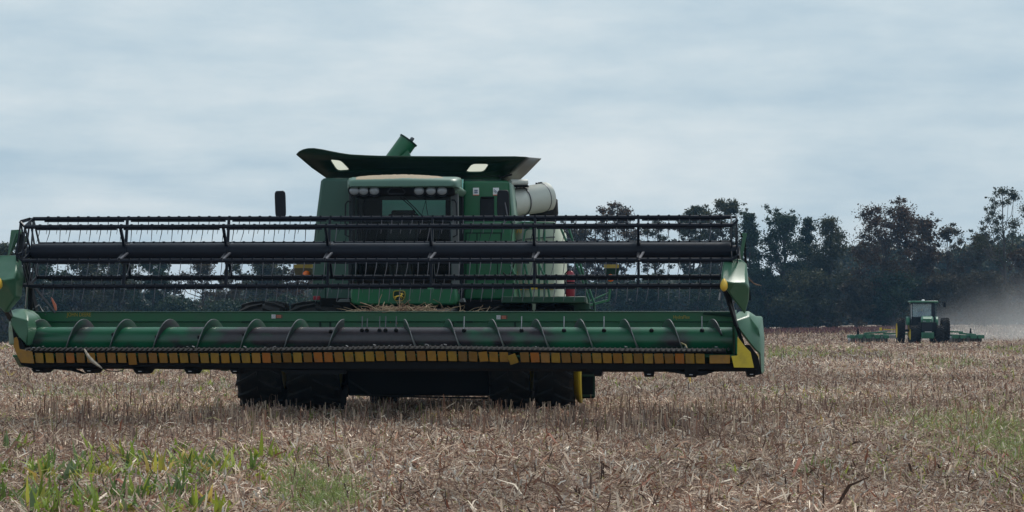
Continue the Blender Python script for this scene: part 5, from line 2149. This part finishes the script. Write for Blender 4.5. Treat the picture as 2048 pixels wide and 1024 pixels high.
def tree(name, px, D, top, wpx, kind, tint, label, seed, group='trees along the far edge of the field', lean=0.0, nleaf=None, cat='tree'):
    rg = np.random.default_rng(seed)
    pr = random.Random(seed)
    base = at(px, 700, D)
    x0 = base.x
    zb = float(gz(x0, D))
    topz = at(px, top, D).z
    H = topz - zb
    W = wpx / F * D * 1.12
    root = thing(name, label, cat, None, (x0, D, zb), group)
    OFF[root.name] = Vector((0, 0, 0))
    lo = {'oak': .30, 'dense': .08, 'pine': .12, 'sparse': .38, 'cone': .08}[kind]
    nc = {'oak': 60, 'dense': 55, 'pine': 64, 'sparse': 26, 'cone': 52}[kind]
    cs, rr = [], []
    for i in range(nc):
        t = lo + (1 - lo) * ((i + pr.random()) / nc) ** .8
        if kind == 'oak':
            env = max(.32, (max(0, 1 - ((t - .62) / .46) ** 2)) ** .5) * pr.uniform(.75, 1.1)
        elif kind == 'dense':
            env = (1 - ((t - .42) / .62) ** 2) ** .5 if abs((t - .42) / .62) < 1 else .2
            env = max(env, .25)
        elif kind == 'pine':
            env = .95 * (1 - t) ** .36 + .15
            env *= pr.uniform(.6, 1.1)
        elif kind == 'cone':
            env = (1.0 * (1 - t) ** .52 + .14) * pr.uniform(.65, 1.1)
        else:
            env = math.sin(math.pi * min(1, (t - lo * .7) / (1 - lo * .7)) ** .9) ** .6 + .1
        r = W / 2 * env * (pr.random() ** .45) * .92
        a = pr.uniform(0, 2 * math.pi)
        cr = W * {'oak': .155, 'dense': .17, 'pine': .18, 'sparse': .125, 'cone': .185}[kind] * pr.uniform(.6, 1.3)
        cr = min(cr, 1.9)
        zc_ = min(H * t, H - cr * .55)
        cs.append(np.array([r * math.cos(a) + lean * t * H, r * math.sin(a), zc_]))
        rr.append(cr)
    # one clump always makes the top
    cs.append(np.array([lean * H + pr.uniform(-.1, .1) * W, 0, H - W * .06]))
    rr.append(W * .07)
    if kind in ('oak', 'sparse', 'pine'):       # small tufts roughen the outline
        for i in range(nc):
            j = pr.randrange(nc)
            d = np.array([pr.gauss(0, 1), pr.gauss(0, 1), pr.gauss(.4, .8)])
            d /= np.linalg.norm(d)
            cs.append(cs[j] + d * rr[j] * 1.25)
            rr.append(rr[j] * pr.uniform(.3, .5))
    rr = np.array(rr)
    tot = nleaf or {'oak': 18000, 'dense': 15000, 'pine': 22000, 'sparse': 8000, 'cone': 18000}[kind]
    vol = rr ** 2
    per = np.maximum(12, (tot * vol / vol.sum())).astype(int)
    size = .17 if kind != 'sparse' else .145
    V, Q = leaves(cs, rr, per, size, rg)
    crown = np_mesh('crown', V, Q, LM[tint], root)
    # trunk and limbs
    mb = MB()
    r0 = .055 * W ** .5 * H ** .25 + .05
    pts = [Vector((0, 0, -.2))]
    for i in range(1, 7):
        t = i / 6 * (.92 if kind in ('pine', 'cone') else .72)
        pts.append(Vector((lean * t * H + pr.gauss(0, .02) * W, pr.gauss(0, .02) * W, t * H)))
    rad_ = [r0 * (1.25 if i == 0 else 1) * (1 - .8 * i / 6) for i in range(7)]
    mb.tube(pts, rad_, 7)
    for c, r in list(zip(cs[:nc], rr[:nc]))[::2 if nc > 30 else 1]:
        tz_ = max(.12, c[2] / H - .22 * pr.uniform(.5, 1.2)) * H
        k = min(5, int(tz_ / H / .72 * 6)) if kind not in ('pine', 'cone') else min(5, int(tz_ / H / .92 * 6))
        f = pts[k].lerp(pts[k + 1], pr.random())
        e_ = Vector(c)
        mid = f.lerp(e_, .5) + Vector((pr.gauss(0, .25), pr.gauss(0, .25), -.12 * (e_ - f).length))
        rb_ = max(.035, rad_[k] * .42)
        mb.tube([f, mid, e_, e_ + Vector((pr.gauss(0, .4), pr.gauss(0, .4), r * .6))], [rb_, rb_ * .7, rb_ * .4, rb_ * .15], 5, caps=False)
    tr = mb.build('trunk', M['bark'], root)
    return root


EDGE = 'trees along the far edge of the field'
spec = [
    ('broadleaf_tree', 8, 296, 488, 80, 'dense', 'olive', 'dark olive tree at the left edge of the photo beside the folded green divider'),
    ('broadleaf_tree', 82, 300, 508, 105, 'dense', 'dark', 'dark tree behind the left end of the reel, next to the edge tree'),
    ('broadleaf_tree', 160, 303, 514, 110, 'dense', 'olive', 'olive-green round tree behind the first bay of the reel'),
    ('broadleaf_tree', 238, 300, 516, 105, 'dense', 'olive', 'round dull green tree behind the first reel spider from the left'),
    ('broadleaf_tree', 306, 298, 518, 84, 'dense', 'dark', 'dark rounded tree ending the solid clump left of the gappy trees'),
    ('thin_tree', 405, 300, 522, 120, 'sparse', 'brown', 'thin brownish tree with sky showing through, behind the second bay of the reel'),
    ('thin_tree', 470, 312, 528, 70, 'sparse', 'olive', 'small thin tree behind the second reel spider from the left'),
    ('thin_tree', 535, 304, 520, 110, 'oak', 'olive', 'gappy dark tree behind the third bay of the reel, left of the orange warning lamp'),
    ('thin_tree', 602, 300, 524, 80, 'sparse', 'red', 'rusty thin tree just left of the combine body'),
    ('broadleaf_tree', 1150, 338, 455, 90, 'oak', 'brown', 'brownish tree just right of the pale unloading auger behind the handrails'),
    ('oak_tree', 1228, 342, 414, 105, 'oak', 'red', 'rusty-topped tree rising over the reel to the right of the ladder'),
    ('thin_tree', 1312, 344, 440, 80, 'sparse', 'olive', 'thin see-through tree behind the last bay of the reel'),
    ('pine_tree', 1388, 342, 412, 66, 'oak', 'olive', 'dark tree with a twin tufted top above the right part of the reel'),
    ('pine_tree', 1444, 340, 400, 92, 'oak', 'olive', 'tallest tufted tree just inside the right end of the reel'),
    ('cedar_tree', 1500, 336, 426, 58, 'cone', 'dark', 'pointed dark tree just right of the end of the reel'),
    ('pine_tree', 1570, 338, 426, 118, 'pine', 'dark', 'big dark pine with a round ragged top right of the header'),
    ('cedar_tree', 1616, 342, 436, 66, 'cone', 'dark', 'narrow dark tree between the big round pine and the spiky pine'),
    ('pine_tree', 1662, 338, 434, 112, 'cone', 'olive', 'spiky dark pine left of the gap in the tree line'),
    ('oak_tree', 1772, 335, 410, 150, 'oak', 'red', 'large reddish oak standing up above the far tractor'),
    ('oak_tree', 1835, 338, 434, 100, 'oak', 'red', 'dark red-brown oak joined to the right of the large reddish oak'),
    ('broadleaf_tree', 1786, 332, 545, 120, 'dense', 'dark', 'dense dark tree directly behind the far tractor, below the large oak'),
    ('thin_tree', 1896, 342, 454, 92, 'sparse', 'brown', 'thin tree with a flat open crown right of the tractor'),
    ('thin_tree', 1962, 344, 464, 100, 'sparse', 'brown', 'low open brown tree between the flat thin tree and the tall sparse one'),
    ('tall_tree', 2012, 336, 374, 118, 'sparse', 'olive', 'tallest sparse tree with bare crooked limbs at the right edge of the photo'),
    ('broadleaf_tree', 2062, 340, 500, 110, 'oak', 'red', 'reddish tree half cut off by the right edge of the photo in the dust'),
    ('broadleaf_tree', 1535, 334, 535, 80, 'dense', 'dark', 'low dark tree right behind the upper green divider at the end of the reel'),
    ('broadleaf_tree', 1612, 332, 540, 130, 'dense', 'olive', 'broad olive tree filling in below the narrow tree and the spiky pine'),
    ('broadleaf_tree', 1714, 330, 560, 70, 'oak', 'brown', 'low yellowish-brown tree in the gap left of the large oak'),
    ('broadleaf_tree', 1880, 334, 552, 90, 'dense', 'brown', 'low brownish tree right behind the dust beside the tractor'),
    ('broadleaf_tree', 1968, 333, 545, 110, 'dense', 'brown', 'low brown tree behind the dust plume'),
    ('broadleaf_tree', 1285, 334, 562, 110, 'oak', 'dark', 'low dark tree behind the second spider from the right of the reel'),
    ('broadleaf_tree', 1400, 333, 548, 120, 'dense', 'dark', 'low dark dense tree behind the last bay of the reel near its end'),
    ('broadleaf_tree', 1205, 334, 566, 100, 'dense', 'dark', 'low dark tree behind the right warning lamp bracket'),
    ('broadleaf_tree', 460, 292, 600, 120, 'dense', 'dark', 'low dark tree under the thin trees behind the second spider of the reel'),
    ('broadleaf_tree', 580, 293, 596, 100, 'oak', 'dark', 'low dark tree under the rusty tree, left of the combine body'),
    ('broadleaf_tree', 360, 293, 600, 90, 'oak', 'dark', 'low dark tree where the solid left clump ends, above the header'),
    ('broadleaf_tree', 700, 300, 530, 130, 'oak', 'olive', 'tree hidden behind the left part of the combine body'),
    ('broadleaf_tree', 860, 312, 520, 150, 'oak', 'dark', 'tree hidden behind the cab of the combine'),
    ('broadleaf_tree', 1030, 322, 490, 150, 'oak', 'brown', 'tree hidden behind the pale side panel of the combine'),
]
for i, (nm, px, D, top, wpx, kind, tint, lab) in enumerate(spec):
    if i in (36, 37, 38):
        continue
    tree(nm, px, D, top, wpx, kind, tint, lab, 100 + i, nleaf=9000 if nm == 'tall_tree' and False else None)

# thicket that closes the foot of the tree line, and the woods beyond
rg = np.random.default_rng(77)
cs, rr = [], []
for i in range(620):
    px = rg.uniform(-600, 2700)
    D = np.interp(px, [-100, 600, 1100, 2200], [300, 304, 334, 345]) + rg.uniform(-4, 9)
    p = at(px, 600, D)
    g0 = float(gz(p.x, D))
    hgt = rg.uniform(.2, 1) ** 1.2 * (3.6 if px > 1100 else 4.4)
    cs.append(np.array([p.x, D, g0 + hgt]))
    rr.append(rg.uniform(.8, 1.7))
rr = np.array(rr)
V, Q = leaves(cs, rr, (rr ** 2 * 70).astype(int), .24, rg)
o = np_mesh('thicket', V, Q, LM['brown'])
tag(o, 'dark undergrowth thicket along the foot of the tree line', 'thicket', kind='stuff')
cs, rr = [], []
for i in range(3000):
    px = rg.uniform(-750, 2850)
    D = rg.uniform(500, 560)
    p = at(px, 600, D)
    g0 = float(gz(p.x, D))
    top = np.interp(px, [-300, 0, 350, 600, 1100, 1500, 1720, 1800, 2000, 2350], [540, 545, 592, 596, 572, 560, 510, 506, 500, 496]) + 14 * math.sin(px * .021) + 8 * math.sin(px * .07)
    zt2 = at(px, top, D).z
    cs.append(np.array([p.x, D, g0 + (zt2 - g0) * rg.random() ** (.6 if i % 2 else 1.3)]))
    rr.append(rg.uniform(1.6, 3.4))
rr = np.array(rr)
V, Q = leaves(cs, rr, (rr ** 2 * 30).astype(int), .75, rg)
o = np_mesh('far_woods', V, Q, LM['olive'])
tag(o, 'hazy blue woods beyond the tree line, seen through its gaps', 'woods', kind='stuff')
# ------------------------------------------------------------------ dust raised by the harrow
def blob_dust():
    m = bpy.data.materials.new('dust_in_air')
    m.use_nodes = True
    t = m.node_tree
    t.nodes.clear()
    n = t.nodes.new
    out_ = n('ShaderNodeOutputMaterial')
    v = n('ShaderNodeVolumePrincipled')
    v.inputs['Color'].default_value = (.74, .73, .72, 1)
    v.inputs['Anisotropy'].default_value = .2
    co = n('ShaderNodeTexCoord')
    sp = n('ShaderNodeSeparateXYZ')
    t.links.new(co.outputs['Object'], sp.inputs[0])
    nz = n('ShaderNodeTexNoise')
    nz.inputs['Scale'].default_value = .3
    nz.inputs['Detail'].default_value = 3
    t.links.new(co.outputs['Object'], nz.inputs['Vector'])

    def mth(op, a, b=None, c=None, clamp=False):
        q = n('ShaderNodeMath')
        q.operation = op
        q.use_clamp = clamp
        for i, x in enumerate((a, b, c)):
            if x is None:
                continue
            if isinstance(x, (int, float)):
                q.inputs[i].default_value = x
            else:
                t.links.new(x, q.inputs[i])
        return q.outputs[0]
    # thins with height and near its sides; origin at the middle of its foot
    x_, y_, z_ = sp.outputs
    hx = mth('MULTIPLY_ADD', x_, 1 / 22, .0)               # -0.5 .. 0.5
    ex = mth('SUBTRACT', 1.0, mth('POWER', mth('ABSOLUTE', mth('MULTIPLY', hx, 2.0)), 2.0), clamp=True)
    ey = mth('SUBTRACT', 1.0, mth('POWER', mth('ABSOLUTE', mth('MULTIPLY', y_, 2 / 36)), 2.0), clamp=True)
    top = mth('MULTIPLY_ADD', mth('MAXIMUM', mth('MULTIPLY_ADD', x_, 1 / 17, .66), .16), 9.0, 0.0)
    ez = mth('SUBTRACT', 1.0, mth('DIVIDE', z_, top), clamp=True)
    nn = mth('MULTIPLY_ADD', nz.outputs[0], 2.4, -.55, clamp=True)
    den = mth('MULTIPLY', mth('MULTIPLY', ex, ey), mth('MULTIPLY', mth('POWER', ez, 2.0), nn))
    t.links.new(mth('MULTIPLY', den, .065), v.inputs['Density'])
    t.links.new(v.outputs[0], out_.inputs['Volume'])
    return m


DD = 212.0
dx = (1995 - 1024) / F * DD
mb = MB()
rows = []
for yl in (-18, -9, 0, 9, 18):
    ring = []
    for i in range(9):
        a = math.pi * i / 8
        x = -11 * math.cos(a)
        h = (9.6 * math.sin(a) ** .7 + .05) * (1 if abs(yl) < 10 else .55)
        ring.append(Vector((x, yl, h - .3)))
    rows.append(ring)
mb.loft(rows, ring=True, caps=True)
du = mb.build('dust_cloud', blob_dust(), None)
du.location = (dx, DD, float(gz(dx, DD)))
tag(du, 'pale dust plume rising behind the tractor at the right', 'dust', kind='stuff')

# ------------------------------------------------------------------ the air between here and the trees
hm = bpy.data.materials.new('thin_haze')
hm.use_nodes = True
t = hm.node_tree
t.nodes.clear()
ho = t.nodes.new('ShaderNodeOutputMaterial')
hv = t.nodes.new('ShaderNodeVolumePrincipled')
hv.inputs['Color'].default_value = (.32, .60, .95, 1)
hv.inputs['Density'].default_value = HAZE
hv.inputs['Anisotropy'].default_value = 0.0
t.links.new(hv.outputs[0], ho.inputs['Volume'])
mb = MB()
mb.mm((-950, -80, -24), (950, 1520, 30))
hz = mb.build('haze', hm, None)
hz['kind'] = 'stuff'
hz['label'] = 'thin bluish haze over the field'
